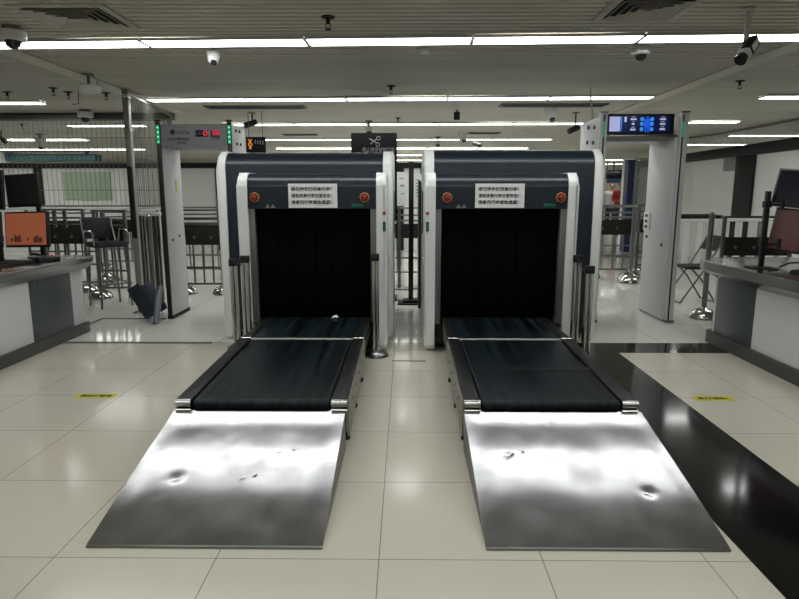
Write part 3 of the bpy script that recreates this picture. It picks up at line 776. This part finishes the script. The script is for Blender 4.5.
barrier('dark steel queue barrier at the right column of the right gate', X(637, 10.2), X(668, 10.2), 10.2, h=1.16, dark=True)
barrier('far queue barrier behind the barrier in the right gate opening', X(600, 11.5), X(660, 11.5), 11.5, h=1.1, domes=())
barrier('dark steel queue barrier behind the right desk', X(722, 7.2), X(790, 7.2), 7.2, h=1.07, dark=True, domes=(), low=False)
def post(label, px, Y, h, r=.028, dome=.17, m='steel'):
    t = thing('barrier_post', label, 'barrier post', (X(px, Y), Y, 0), 0, 'single dome-footed posts')
    b = B(); b.cyl((0, 0, .08), (0, 0, h), r, seg=16); obj('tube', b, m, t)
    b = B(); k = dome/.15; b.lathe([(q*k, z*k) for q, z in DOME], seg=28); obj('dome_base', b, 'chrome', t)
    b = B(); b.lathe([(r, 0), (r*.98, .01), (r*.6, .02), (.004, .024)], (0, 0, h), 14); obj('cap', b, 'chrome', t)
post('shiny dome-footed post at the end of the right desk', 709, 6.4, 1.12, .028, .145)
post('shiny dome-footed post between the tall post and the left gate', 151, 6.98, 1.07, .032, .13)
post('dome-footed post just left of the tall grey post', 140, 8.05, 1.05, .03, .14)
post('dome-footed post beside the bar stool, farther back', 106, 9.05, 1.05, .028, .17)
post('dome-footed post in the middle of the right gate opening', 632, 9.1, 1.14, .03, .2)

# long counters
def counter(label, x0, x1, y0, y1, z, leg=True):
    t = thing('long_counter', label, 'counter', ((x0+x1)/2, (y0+y1)/2, 0))
    w, d = (x1-x0)/2, (y1-y0)/2
    b = B(); b.box(-w, w, -d, d, z-.035, z, .006); obj('top', b, 'counter_white', t)
    for x in (-w+.1, -w*.33, w*.33, w-.1):
        for y in (-d+.06, d-.06):
            b = B(); b.box(x-.02, x+.02, y-.02, y+.02, 0, z-.03); obj('leg', b, 'dark_steel', t)
counter('long white counter below the wire mesh screen at far left', -8.2, -3.32, 8.42, 8.80, 1.14)
counter('short white ledge between the tall post and the left gate', X(133, 7.4), X(166, 7.4), 7.3, 7.5, 1.10)
# ---------------------------------------------------------------- bar stool
def bar_stool():
    p = at_z(108, 306, 0)
    t = thing('bar_stool', 'tall bar stool with dark padded back and steel tube legs, behind the left desk', 'stool', (p.x+.03, p.y+.03, 0), -.75)
    t.scale = (.88, .88, 1)
    w, d, sh = .19, .18, .72
    for sx in (-1, 1):
        for sy in (-1, 1):
            b = B(); b.tube([(sx*(w+.02), sy*(d+.02), 0), (sx*w*.9, sy*d*.9, sh)], .0135, 10); obj('leg', b, 'steel', t)
    b = B(); z = .28; q = .21
    b.tube([(-q, -q, z), (q, -q, z), (q, q, z), (-q, q, z)], .011, 8, True); obj('footrest', b, 'steel', t)
    b = B(); b.box(-w-.02, w+.02, -d-.02, d+.02, sh-.01, sh+.05, .02); obj('seat', b, 'seat_dark', t)
    bx = -.21
    b = B(); b.box(-.02, .02, -.19, .19, .80, 1.05, .015, Matrix.Translation((bx, 0, 0)) @ Matrix.Rotation(-.12, 4, 'Y')); obj('backrest', b, 'seat_dark', t)
    for s in (-1, 1):
        b = B(); b.tube([(-.19, s*.2, sh), (-.25, s*.2, .85), (-.33, s*.195, 1.05)], .012, 8); obj('back_frame', b, 'steel', t)
    for s in (-1, 1):
        b = B(); b.tube([(-.16, s*.22, sh+.02), (-.15, s*.225, .86), (-.12, s*.225, .9), (.12, s*.225, .9), (.17, s*.225, .86), (.18, s*.22, sh+.02)], .0125, 10); obj('armrest', b, 'chrome', t)
bar_stool()
# leaning folded stool by the gate foot
t = thing('folded_stool', 'navy padded folded stool tipped against the foot of the left gate', 'stool', (-2.71, 6.15, 0), 0)
R = Matrix.Translation((.0, .05, .215)) @ Matrix.Rotation(math.radians(-30), 4, 'Y')
b = B(); b.box(-.085, .085, -.13, .13, -.16, .17, .02, R); obj('cushion', b, 'navy_cushion', t)
b = B(); b.box(-.07, .07, -.134, -.129, -.13, .20, .002, R); obj('cushion_panel', b, 'navy_panel', t)
R = Matrix.Translation((.165, -.12, .20)) @ Matrix.Rotation(math.radians(10), 4, 'Y')
b = B(); b.box(-.012, .012, -.06, -.035, -.19, .2, .003, R); b.box(-.012, .012, .035, .06, -.19, .2, .003, R); b.box(-.012, .012, -.06, .06, .17, .2, .003, R); b.box(-.012, .012, -.06, .06, -.19, -.165, .003, R); b.box(-.006, .006, -.04, .04, -.17, .18, 0, R); obj('metal_frame', b, 'silver_blue', t)

# folding chair on the right
def folding_chair():
    p = at_z(694, 302, 0)
    t = thing('folding_chair', 'black folding chair with thin steel legs behind the right gate column', 'chair', (p.x+.02, p.y+.1, 0), 0)
    b = B(); b.box(-.2, .2, -.2, .2, .42, .45, .014); obj('seat', b, 'black_matte', t)
    for s in (-1, 1):
        b = B(); b.tube([(-.25, s*.21, .0), (.02, s*.21, .42), (.24, s*.21, .82)], .011, 8); obj('leg', b, 'dark_steel', t)
        b = B(); b.tube([(.2, s*.19, 0), (.0, s*.19, .3), (-.12, s*.19, .42)], .011, 8); obj('leg', b, 'dark_steel', t)
    b = B(); b.tube([(-.25, -.21, .012), (-.25, .21, .012)], .01, 8); b.tube([(.2, -.19, .012), (.2, .19, .012)], .01, 8); obj('floor_bar', b, 'dark_steel', t)
    b = B(); b.box(-.012, .012, -.2, .2, -.1, .1, .01, Matrix.Translation((.20, 0, .73)) @ Matrix.Rotation(.5, 4, 'Y')); obj('backrest', b, 'black_matte', t)
folding_chair()
# white slatted barrier and table behind it
t = thing('side_table', 'white table with slatted white front against the right wall, dark bag on it', 'table', (4.6, 9.2, 0))
b = B(); b.box(-.75, .95, -.3, .3, .93, .965, .006); obj('top', b, 'counter_white', t)
for k in range(7):
    b = B(); b.box(-.7+k*.19, -.6+k*.19, -.27, -.25, .3, .93, .004); obj('slat', b, 'counter_white', t)
for x in (-.7, .9):
    for y in (-.25, .25):
        b = B(); b.box(x-.02, x+.02, y-.02, y+.02, 0, .93); obj('leg', b, 'steel', t)
b = B(); b.box(-.3, .42, -.12, .12, 0, .05, .02); b.box(-.2, .3, -.1, .1, .045, .065, .01); tag(obj('flat_bag', b, 'black_matte', None, (4.3, 9.12, .965)), 'flat black bag lying on the white table by the right wall', 'bag')

# ---------------------------------------------------------------- black sign on a stand, boards
t = thing('sign_stand', 'slim black floor post with square base in the gap between the scanners', 'sign stand', (.062, 7.29, 0))
b = B(); b.box(-.16, .16, -.16, .16, 0, .02, .004); b.box(-.1, .1, -.1, .1, .02, .05, .01); obj('base', b, 'black_matte', t)
b = B(); b.box(-.03, .03, -.02, .02, .04, 1.70, .004); obj('pole', b, 'black_plastic', t)
Yb = 7.6; a = at_y(351, 133, Yb); c = at_y(397, 175, Yb)
t = thing('prohibited_items_sign', 'black sign board with grey scissors symbol rising behind the left scanner', 'sign', ((a.x+c.x)/2, Yb, 0))
w = (c.x-a.x)/2
b = B(); b.box(-w, w, -.02, .02, 1.0, a.z, .004); bd = obj('board', b, 'sign_black', t)
for s in (-1, 1):
    b = B(); b.box(s*(w-.08)-.02, s*(w-.08)+.02, -.015, .015, .02, 1.02); obj('leg', b, 'black_matte', t)
b = B(); b.box(-w, w, -.2, .2, 0, .025, .004); obj('foot', b, 'black_matte', t)
b = B(); s0 = a.z-.10
def ring(b, cx, cz, r, y):
    b.tube([(cx+r*math.cos(2*PI*k/16), y, cz+r*math.sin(2*PI*k/16)) for k in range(16)], .005, 6, True)
ring(b, .055, s0+.035, .022, -.021); ring(b, .045, s0-.04, .022, -.021)
for p, q in (((-.055, s0+.03), (.035, s0-.025)), ((-.045, s0-.035), (.04, s0+.03))):
    b.cyl((p[0], -.021, p[1]), (q[0], -.021, q[1]), .008, .008, seg=6)
obj('scissors_symbol', b, 'sign_glyph', bd)
lettering('lettering', '禁止携带管制刀具', .06, 'sign_glyph', bd, (.055, -.0205, a.z-.205), width=.40)
lettering('lettering', '入内', .05, 'sign_glyph', bd, (.21, -.0205, a.z-.28), width=.09)

def board(name, label, cat, px0, px1, py0, py1, Y, m, feet=True, lines=()):
    a = at_y(px0, py0, Y); c = at_y(px1, py1, Y); w = (c.x-a.x)/2
    t = thing(name, label, cat, ((a.x+c.x)/2, Y, 0))
    b = B(); b.box(-w, w, -.01, .01, c.z, a.z, .002); o = obj('panel', b, m, t)
    if feet:
        b = B(); b.box(-.02, .02, .011, .03, .02, a.z-.05); obj('pole', b, 'steel', t)
        b = B(); b.box(-.15, .15, -.12, .12, 0, .02, .004); obj('foot', b, 'steel', t)
    if lines:
        b = B()
        for u, v, du in lines: b.box(-w+2*w*u, -w+2*w*(u+du), -.012, -.009, c.z+(a.z-c.z)*v, c.z+(a.z-c.z)*v+.012)
        obj('print', b, 'grey_mark', o)
    return t
board('notice_board', 'white printed board left of the slim black post in the scanner gap', 'notice board', 392, 406.5, 172, 206, 8.4, 'paper', True, ((.5, .8, .3), (.55, .6, .3), (.6, .57, .2), (.6, .35, .25)))
board('notice_board', 'white printed board right of the slim black post in the scanner gap', 'notice board', 414, 432, 174, 206, 8.5, 'paper', True, ((.1, .8, .25), (.1, .7, .25), (.1, .6, .22), (.1, .5, .25), (.1, .4, .2), (.1, .3, .25)))
a = at_y(62, 172, PB-.03); c = at_y(112, 200, PB-.03)
b = B(); b.box(a.x, c.x, PB-.03, PB-.002, c.z, a.z, .004); tag(obj('wall_board', b, 'frost_green'), 'pale green frosted board on the white back wall behind the wire mesh', 'board')
a = at_y(-30, 154, 16.0); c = at_y(95, 161, 16.0)
b = B(); b.box(a.x, c.x, 16.0, 16.4, c.z, a.z, .03); b.box(c.x-.3, c.x-.25, 16.1, 16.2, a.z, CEIL); b.box(a.x+.3, a.x+.35, 16.1, 16.2, a.z, CEIL); tag(obj('ceiling_duct', b, 'teal_duct'), 'dark teal duct hung beyond the dark rail of the back wall', 'duct')
# hanging illuminated sign behind the left gate
a = at_y(246, 137, 8.5); c = at_y(266, 152, 8.5)
t = thing('hanging_sign', 'small dark hanging sign with orange symbol right of the left gate', 'sign', ((a.x+c.x)/2, 8.5, 0)); w = (c.x-a.x)/2
b = B(); b.box(-w, w, -.02, .02, c.z-.12, a.z, .005); bd = obj('panel', b, 'sign_black', t)
for s in (-1, 1):
    b = B(); b.cyl((s*w*.7, 0, a.z-.01), (s*w*.7, 0, CEIL+.003), .005, seg=6); obj('hanger', b, 'dark_steel', t)
b = B(); zc = (a.z+c.z)/2
for p, q in (((-.1, zc+.07), (-.05, zc)), ((-.05, zc+.07), (-.1, zc)), ((-.1, zc), (-.06, zc-.06)), ((-.05, zc), (-.09, zc-.06))): b.cyl((p[0], -.022, p[1]), (q[0], -.022, q[1]), .009, seg=6)
obj('symbol', b, 'sign_orange', bd)
b = B()
for k in range(4): b.box(-.01+k*.035, .002+k*.035, -.024, -.02, zc+.01-k*.004, zc+.06-k*.004)
obj('print', b, 'sign_glyph', bd)

# ---------------------------------------------------------------- far hall behind the right gate
Yf = 19.2
def far_box(name, label, cat, px0, px1, py0, py1, Y, d, m, ground=True):
    a = at_y(px0, py0, Y); c = at_y(px1, py1, Y)
    b = B(); b.box(a.x, c.x, Y, Y+d, 0 if ground else c.z, a.z, .01)
    return tag(obj(name, b, m), label, cat)
far_box('blue_column', 'dark blue column seen through the right gate', 'column', 629, 635.5, 159, 203, 14.0, .25, 'blue_panel')
far_box('glass_partition', 'grey glass partition at the right side inside the right gate opening', 'partition', 636.5, 652, 158, 203, 12.6, .05, 'glass_grey')
far_box('partition_post', 'pale post beside the blue column in the right gate opening', 'post', 624.5, 628.5, 160, 203, 15, .12, 'wall_white')
t = far_box('departure_screen', 'dark hanging screen over the people far behind the right gate', 'screen', 607, 622, 170, 179, 21.5, .1, 'screen_dark', False)
a = at_y(614, 165, 21.55); b = B(); b.cyl((a.x, 21.55, at_y(614, 171, 21.55).z), (a.x, 21.55, CEIL+.003), .03, seg=8); hg = obj('hanger', b, 'dark_steel'); hg.parent = t
t = far_box('blue_sign', 'dark blue banner above the two people far behind the right gate', 'sign', 607, 622, 179.2, 183, 21.6, .08, 'blue_panel', False)
b = B(); b.cyl((a.x-.2, 21.64, at_y(614, 178, 21.6).z-.02), (a.x-.2, 21.64, CEIL+.003), .02, seg=8); hg = obj('hanger', b, 'dark_steel'); hg.parent = t
far_box('white_lintel', 'pale boxed beam across the top of the right gate opening, farther back', 'beam', 600, 655, 150, 159, 13.2, .3, 'wall_cream', False)
a = at_y(600, 155, 13.35); c = at_y(655, 155, 13.35)
lt = bpy.data.objects['white_lintel']
for x in (a.x+.1, c.x-.1):
    b = B(); b.cyl((x, 13.35, at_y(600, 151, 13.35).z), (x, 13.35, CEIL+.003), .02, seg=8); hg = obj('hanger', b, 'dark_steel'); hg.parent = lt

def person(label, px, Y, jacket, facing, scale=1., arms='bent'):
    t = thing('person', label, 'person', (X(px, Y), Y, 0), facing)
    t.scale = (scale,)*3
    def skin(name, pts, edges, m, par, sub=2):
        me = bpy.data.meshes.new(name); me.from_pydata([p[:3] for p in pts], edges, [])
        o = bpy.data.objects.new(name, me); COL.objects.link(o)
        md = o.modifiers.new('s', 'SKIN'); md.use_smooth_shade = True
        for i, p in enumerate(pts):
            sv = me.skin_vertices[0].data[i]; r = p[3]; sv.radius = (r, p[4] if len(p) > 4 else r); sv.use_root = (i == 0)
        o.modifiers.new('d', 'SUBSURF').levels = sub
        bpy.context.view_layer.update()
        me2 = bpy.data.meshes.new_from_object(o.evaluated_get(bpy.context.evaluated_depsgraph_get()))
        bpy.data.objects.remove(o)
        for f in me2.polygons: f.use_smooth = True
        return link(name, me2, m, par)
    # faces -y; one continuous body from pelvis to head, arms and legs
    pts = [(0, 0, .95, .13, .10), (0, 0, 1.12, .13, .095), (0, 0, 1.30, .15, .10), (0, .01, 1.43, .10, .08), (0, 0, 1.50, .052), (0, -.01, 1.57, .06), (0, -.015, 1.64, .078, .092), (0, 0, 1.71, .06, .07)]
    ed = [(i, i+1) for i in range(7)]
    for s in (-1, 1):
        k = len(pts); pts += [(s*.1, 0, .88, .085), (s*.11, -.01, .5, .058), (s*.11, .02, .09, .04), (s*.115, -.13, .035, .035)]
        ed += [(0, k), (k, k+1), (k+1, k+2), (k+2, k+3)]
        k = len(pts)
        if arms == 'bent': pts += [(s*.19, .01, 1.40, .055), (s*.235, .03, 1.14, .042), (s*.12, -.22, 1.13, .03), (s*.07, -.28, 1.15, .03)]
        else: pts += [(s*.19, .01, 1.40, .055), (s*.24, .02, 1.13, .042), (s*.24, -.05, .88, .03), (s*.235, -.07, .80, .03)]
        ed += [(3, k), (k, k+1), (k+1, k+2), (k+2, k+3)]
        h = k+3; hp = Vector(pts[h][:3]); dr = (hp-Vector(pts[k+2][:3])).normalized()
        for f in range(5):
            side = Vector((0, 0, 1)) if arms == 'bent' else Vector((0, 1, 0))
            o1 = hp+dr*.05+side*(.03-.018*f); o2 = o1+dr*(.035 if f else .01)+(side*.03 if f == 0 else Vector())
            k2 = len(pts); pts += [(*o1, .010), (*o2, .008)]; ed += [(h, k2), (k2, k2+1)]
    body = skin('body', pts, ed, 'skin', t)
    b = B(); b.lathe([(.0, .0), (.012, .002), (.014, .02), (.006, .045)], (0, -.105, 1.605), 8); obj('nose', b, 'skin', body)
    for s in (-1, 1):
        b = B(); b.lathe([(.002, -.01), (.011, 0), (.002, .01)], (s*.03, -.092, 1.645), 8); obj('eye', b, 'hair', body)
        b = B(); b.lathe([(.004, -.03), (.014, 0), (.004, .03)], (s*.08, 0, 1.63), 8); obj('ear', b, 'skin', body)
    b = B(); b.box(-.024, .024, -.096, -.085, 1.578, 1.588, .003); obj('mouth', b, 'mouth', body)
    skin('hair', [(0, .03, 1.60, .075, .07), (0, .03, 1.66, .088, .085), (0, .01, 1.725, .07, .075)], [(0, 1), (1, 2)], 'hair', t)
    jp = [(0, 0, .84, .19, .16), (0, 0, .98, .185, .155), (0, 0, 1.14, .185, .15), (0, 0, 1.30, .20, .155), (0, .01, 1.42, .14, .12), (0, 0, 1.485, .075)]
    je = [(0, 1), (1, 2), (2, 3), (3, 4), (4, 5)]
    for s in (-1, 1):
        k = len(jp)
        if arms == 'bent': jp += [(s*.19, .01, 1.395, .072), (s*.24, .03, 1.14, .058), (s*.14, -.2, 1.13, .045)]
        else: jp += [(s*.19, .01, 1.395, .072), (s*.245, .02, 1.13, .055), (s*.245, -.04, .90, .045)]
        je += [(4, k), (k, k+1), (k+1, k+2)]
    skin('jacket', jp, je, jacket, t)
    tp = [(0, 0, .93, .14, .115)]; te = []
    for s in (-1, 1):
        k = len(tp); tp += [(s*.1, 0, .85, .10), (s*.11, -.01, .5, .075), (s*.11, .02, .08, .06)]; te += [(0, k), (k, k+1), (k+1, k+2)]
    skin('trousers', tp, te, 'trousers', t)
    for s in (-1, 1):
        b = B(); b.box(s*.115-.045, s*.115+.045, -.19, .08, 0, .08, .03); obj('shoe', b, 'black_matte', t)
person('person in a red jacket standing far behind the right gate, hands together', 617, 19.8, 'jacket_red', .2)
person('person in a pale top far behind the right gate, left of the red jacket', 608.5, 20.4, 'shirt_pale', -.3, .98, 'down')

# small green status light on right wall rail, grey patch on the wall
b = B(); b.box(WX-.012, WX-.001, 11.46, 11.95, 1.76, 2.0, .002); tag(obj('wall_plate', b, 'gate_header'), 'small grey plate high on the right side wall by its dark post', 'plate')
b = B(); b.box(WX-.08, WX-.058, 15.2, 15.5, 2.08, 2.16, .004); tag(obj('exit_light', b, 'led_green'), 'small green light on the dark rail of the right wall', 'light')

# ---------------------------------------------------------------- ceiling fittings
def vent(label, x, y, w, d):
    t = thing('air_vent', label, 'air vent', (x, y, CEIL-.012), 0, 'square ceiling air vents')
    b = B()
    for k, (i0, i1, z) in enumerate(((0, .045, 0),)):
        b.box(-w/2, w/2, -d/2, -d/2+.05, 0, .014, .003); b.box(-w/2, w/2, d/2-.05, d/2, 0, .014, .003)
        b.box(-w/2, -w/2+.05, -d/2+.05, d/2-.05, 0, .014, .003); b.box(w/2-.05, w/2, -d/2+.05, d/2-.05, 0, .014, .003)
    obj('frame', b, 'vent_metal', t)
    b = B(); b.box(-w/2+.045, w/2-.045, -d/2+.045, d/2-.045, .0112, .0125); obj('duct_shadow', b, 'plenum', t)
    for k in range(5):
        ww, dd = w/2-.05-k*.045, d/2-.05-k*.045
        b = B(); v = []
        for (q, z) in ((-.030, .011), (0, -.012), (-.004, -.012), (-.034, .011)):
            v += [(-(ww+q), -(dd+q), z), (ww+q, -(dd+q), z), (ww+q, dd+q, z), (-(ww+q), dd+q, z)]
        b._add(v, [(j*4+i, j*4+(i+1) % 4, (j+1) % 4*4+(i+1) % 4, (j+1) % 4*4+i) for j in range(4) for i in range(4)])
        obj('louver', b, 'vent_metal', t)
vent('square louvred air vent in the ceiling at top left', -2.10, 4.06, .58, .52)
vent('square louvred air vent in the ceiling at top right', 1.47, 3.93, .52, .50)
def linear_vent(label, px0, px1, py):
    a = at_z(px0, py, CEIL); c = at_z(px1, py, CEIL); L = c.x-a.x
    t = thing('slot_vent', label, 'air vent', ((a.x+c.x)/2, a.y, CEIL-.014), 0, 'long slot vents')
    b = B(); b.box(-L/2, L/2, -.12, -.09, 0, .016, .003); b.box(-L/2, L/2, .09, .12, 0, .016, .003); b.box(-L/2, -L/2+.03, -.09, .09, 0, .016); b.box(L/2-.03, L/2, -.09, .09, 0, .016); obj('frame', b, 'dark_steel', t)
    b = B(); b.box(-L/2+.03, L/2-.03, -.09, .09, .008, .014)
    obj('slot', b, 'plenum', t)
    b = B(); b.box(-L/2+.03, L/2-.03, -.01, .01, .0, .01); obj('blade', b, 'dark_steel', t)
linear_vent('long dark slot vent in the ceiling above the left gate', 206, 306, 107)
linear_vent('long dark slot vent in the ceiling left of the right gate', 500, 606, 105)
linear_vent('thin far slot vent left of the black scissors sign', 283, 318, 134.5)
linear_vent('thin far slot vent right of the small far dome camera', 468, 500, 133)
def sprinkler(label, px, py):
    p = at_z(px, py, CEIL)
    t = thing('sprinkler_head', label, 'sprinkler', (p.x, p.y, CEIL+.003), 0, 'ceiling sprinkler heads')
    b = B(); b.lathe([(.04, -.008), (.045, -.004), (.045, 0)][::1], seg=18); obj('escutcheon', b, 'black_matte', t)
    b = B(); b.cyl((0, 0, -.005), (0, 0, -.045), .013, seg=10); b.tube([(-.012, 0, -.04), (-.016, 0, -.06), (0, 0, -.075), (.016, 0, -.06), (.012, 0, -.04)], .003, 6); b.lathe([(.022, -.08), (.022, -.077)], seg=12); obj('head', b, 'black_matte', t)
sprinkler('black sprinkler head in the ceiling near the top middle', 328, 17)
sprinkler('black sprinkler head above the right part of the left scanner', 391, 86)
sprinkler('black sprinkler head in the ceiling above the right gate screen', 740, 81)
sprinkler('far black sprinkler head right of the black scissors sign', 398, 118)
sprinkler('dark sprinkler head leftmost beyond the left ceiling strip', 7, 92)
sprinkler('dark sprinkler head second from the left beyond the left ceiling strip', 53, 88)
sprinkler('dark sprinkler head just left of the white hanging disc', 68, 92)
sprinkler('dark sprinkler head right of the white hanging disc', 106, 93)
sprinkler('far sprinkler head seen through the wire mesh at far left', 22, 124)
def dome_cam(label, px, py, r, kind='dome', drop=0.):
    p = at_z(px, py, CEIL)
    t = thing('dome_camera', label, 'security camera', (p.x, p.y, CEIL+.002), 0, 'ceiling dome cameras')
    h = r*1.0
    if drop:
        b = B(); b.lathe([(r*.7, -.02), (r*.75, 0)], seg=18); b.cyl((0, 0, -drop), (0, 0, -.01), .018, seg=10); obj('mount', b, 'dark_steel', t)
    z = -drop
    if kind == 'dome':
        b = B(); b.lathe([(r*.72, z-h*.75), (r*.95, z-h*.65), (r, z-h*.35), (r, z)], seg=24); obj('housing', b, 'cam_white', t)
        b = B(); b.lathe([(.003, z-h*1.35), (r*.3, z-h*1.3), (r*.52, z-h*1.1), (r*.62, z-h*.72)], (0, -r*.08, 0), 20); obj('bubble', b, 'cam_dark', t)
    else:
        b = B(); b.lathe([(r*.55, z-h*1.9), (r*.72, z-h*1.6), (r*.95, z-h*.6), (r, z-h*.2), (r, z)], seg=24); hs = obj('housing', b, 'cam_white', t)
        q = Vector((r*.15, -r*.42, z-h*1.75))
        b = B(); b.lathe([(r*.42, 0), (r*.40, .02)], seg=18, mx=Matrix.Translation(q) @ Matrix.Rotation(math.radians(155), 4, 'X')); obj('lens', b, 'cam_dark', hs)
    return t
dome_cam('white dome camera with smoked bubble at the top left corner', 12, 27, .085, 'dome', .03)
dome_cam('small white turret camera under the nearest light row, left of centre', 213, 49.5, .055, 'turret')
dome_cam('white dome camera with dark bubble under the nearest light row, right', 641, 48, .075)
dome_cam('far beige dome camera above the scissors sign', 369, 121, .08, 'dome', .1)
dome_cam('far dome camera left of the right gate bolts', 551, 107, .09, 'turret')
dome_cam('small far dome camera over the right scanner', 463, 132, .09, 'turret')
dome_cam('tiny far camera over the left edge of the right scanner', 438, 137, .085, 'dome', .08)
dome_cam('dark-based camera hanging beyond the wire mesh at left', 85, 110, .10, 'dome', .03)
dome_cam('far camera on a short stem below the left bay lights', 40, 134, .10, 'turret', .08)
# white hanging disc with a wire
p = at_z(88, 74, CEIL)
t = thing('access_point', 'white disc hung from the ceiling at left with a dangling wire', 'access point', (p.x, p.y, CEIL))
b = B(); b.cyl((0, 0, 0), (0, 0, -.10), .014, seg=10); b.lathe([(.05, -.012), (.055, .0)], seg=16); obj('stem', b, 'dark_steel', t)
b = B(); b.lathe([(.06, -.17), (.095, -.16), (.105, -.13), (.1, -.11), (.05, -.098)], seg=26); obj('disc', b, 'cam_white', t)
b = B(); b.tube([(.03, 0, 0), (.09, 0, -.06), (.06, .0, -.11)], .004, 6); b.tube([(-.1, 0, -.13), (-.11, 0, -.2), (-.115, 0, -.27), (-.17, 0, -.275)], .004, 6); obj('wire', b, 'dark_steel', t)
# box camera on a drop pole, top right
p = at_z(749, 9, CEIL)
t = thing('box_camera', 'black and white box camera on a drop pole at the top right', 'security camera', (p.x, p.y, CEIL))
b = B(); b.lathe([(.035, -.012), (.04, 0)], seg=14); b.cyl((0, 0, -.2), (0, 0, -.005), .016, seg=12); obj('drop_pole', b, 'vent_metal', t)
R = Matrix.Translation((0, -.03, -.235)) @ Vector((-.55, -.35, -.62)).to_track_quat('-Y', 'Z').to_matrix().to_4x4() @ Matrix.Scale(.72, 4)
b = B(); b.box(-.045, .045, -.10, .10, -.045, .045, .008, R); obj('housing', b, 'cam_white', t)
b = B(); b.box(-.02, .05, -.06, .102, .035, .052, .004, R); b.box(.043, .049, -.04, .10, -.045, .05, .002, R); obj('cover', b, 'black_plastic', t)
b = B(); b.box(.047, .052, -.02, .08, -.03, .03, .002, R); obj('label_plate', b, 'paper', t)
b = B(); b.cyl(R @ Vector((0, -.098, -.01)), R @ Vector((0, -.15, -.01)), .032, .036, 16); obj('lens', b, 'cam_dark', t)
b = B(); b.box(-.02, .02, -.02, .02, .04, .075, .004, R); obj('bracket', b, 'dark_steel', t)
# smoke detector, small speakers, bullet cameras
p = at_z(425, 49, CEIL)
t = thing('smoke_detector', 'clear-rimmed round smoke detector under the nearest light row, middle', 'smoke detector', (p.x, p.y, CEIL+.002))
b = B(); b.lathe([(.05, -.018), (.062, -.012), (.065, 0)], seg=22); obj('base', b, 'vent_metal', t)
b = B(); b.lathe([(.03, -.034), (.04, -.028), (.042, -.016)], seg=18); obj('chamber', b, 'cam_white', t)
p = at_z(457, 110, CEIL)
t = thing('ceiling_speaker', 'small black cylinder speaker hanging above the right scanner', 'speaker', (p.x, p.y, CEIL+.002))
b = B(); b.cyl((0, 0, 0), (0, 0, -.03), .01, seg=8); obj('stem', b, 'black_matte', t)
b = B(); b.lathe([(.04, -.13), (.042, -.125), (.042, -.03), (.03, -.025)], seg=16); obj('can', b, 'black_matte', t)
def bullet(label, px, py, drop, dirx):
    p = at_z(px, py, CEIL)
    t = thing('bullet_camera', label, 'security camera', (p.x, p.y, CEIL+.002), 0, 'bullet cameras')
    b = B(); b.lathe([(.05, -.01), (.05, 0)], seg=14); b.cyl((0, 0, -drop), (0, 0, 0), .012, seg=8); obj('bracket', b, 'dark_steel', t)
    d = Vector((dirx*.8, -.5, -.35)).normalized(); c = Vector((0, 0, -drop))
    b = B(); b.cyl(c-d*.06, c+d*.12, .04, seg=14); obj('barrel', b, 'black_plastic', t)
    b = B(); b.cyl(c+d*.115, c+d*.125, .03, seg=14); obj('lens', b, 'cam_dark', t)
bullet('black bullet camera on a bracket right of the left gate top', 252, 113, .14, -1)
bullet('black bullet camera aimed left beside the right gate bolts', 576, 112.5, .22, -1)
bullet('tiny far bullet camera above the right scanner top edge, left half', 476, 139, .1, 1)
bullet('small black bullet camera in the far left ceiling bay', 1, 131, .15, 1)
# white cable from the ceiling to the right gate
a = at_z(590, 88, CEIL); 
b = B(); b.tube([(a.x, a.y, CEIL+.002), (a.x-.02, a.y-.1, CEIL-.1), (1.93, 6.55, 2.28), (1.965, 6.6, 2.18), (1.97, 6.6, 2.082)], .009, 8); tag(obj('cable', b, 'cable_white'), 'white cable dropping from the ceiling to the left column of the right gate', 'cable')
a = at_z(690, 137, CEIL); c = at_z(799, 118, CEIL)
b = B(); b.tube([(a.x, a.y, CEIL-.02), ((a.x+c.x)/2-.2, (a.y+c.y)/2, CEIL-.07), (c.x, c.y, CEIL-.02), (c.x+1, c.y-1, CEIL-.01)], .018, 8); tag(obj('conduit', b, 'dark_steel'), 'dark conduit running along the ceiling over the right wall', 'conduit')

# ---------------------------------------------------------------- world and view
w = bpy.data.worlds.new('world'); sc.world = w; w.use_nodes = True
w.node_tree.nodes['Background'].inputs[0].default_value = (.9, .95, 1, 1); w.node_tree.nodes['Background'].inputs[1].default_value = .02
sc.view_settings.view_transform = 'Standard'; sc.view_settings.look = 'None'; sc.view_settings.gamma = 1
sc.view_settings.use_curve_mapping = False
sc.view_settings.exposure = -.62
sc.cycles.use_denoising = True
sc.cycles.max_bounces = 8; sc.cycles.diffuse_bounces = 4; sc.cycles.glossy_bounces = 4
sc.cycles.sample_clamp_indirect = 6
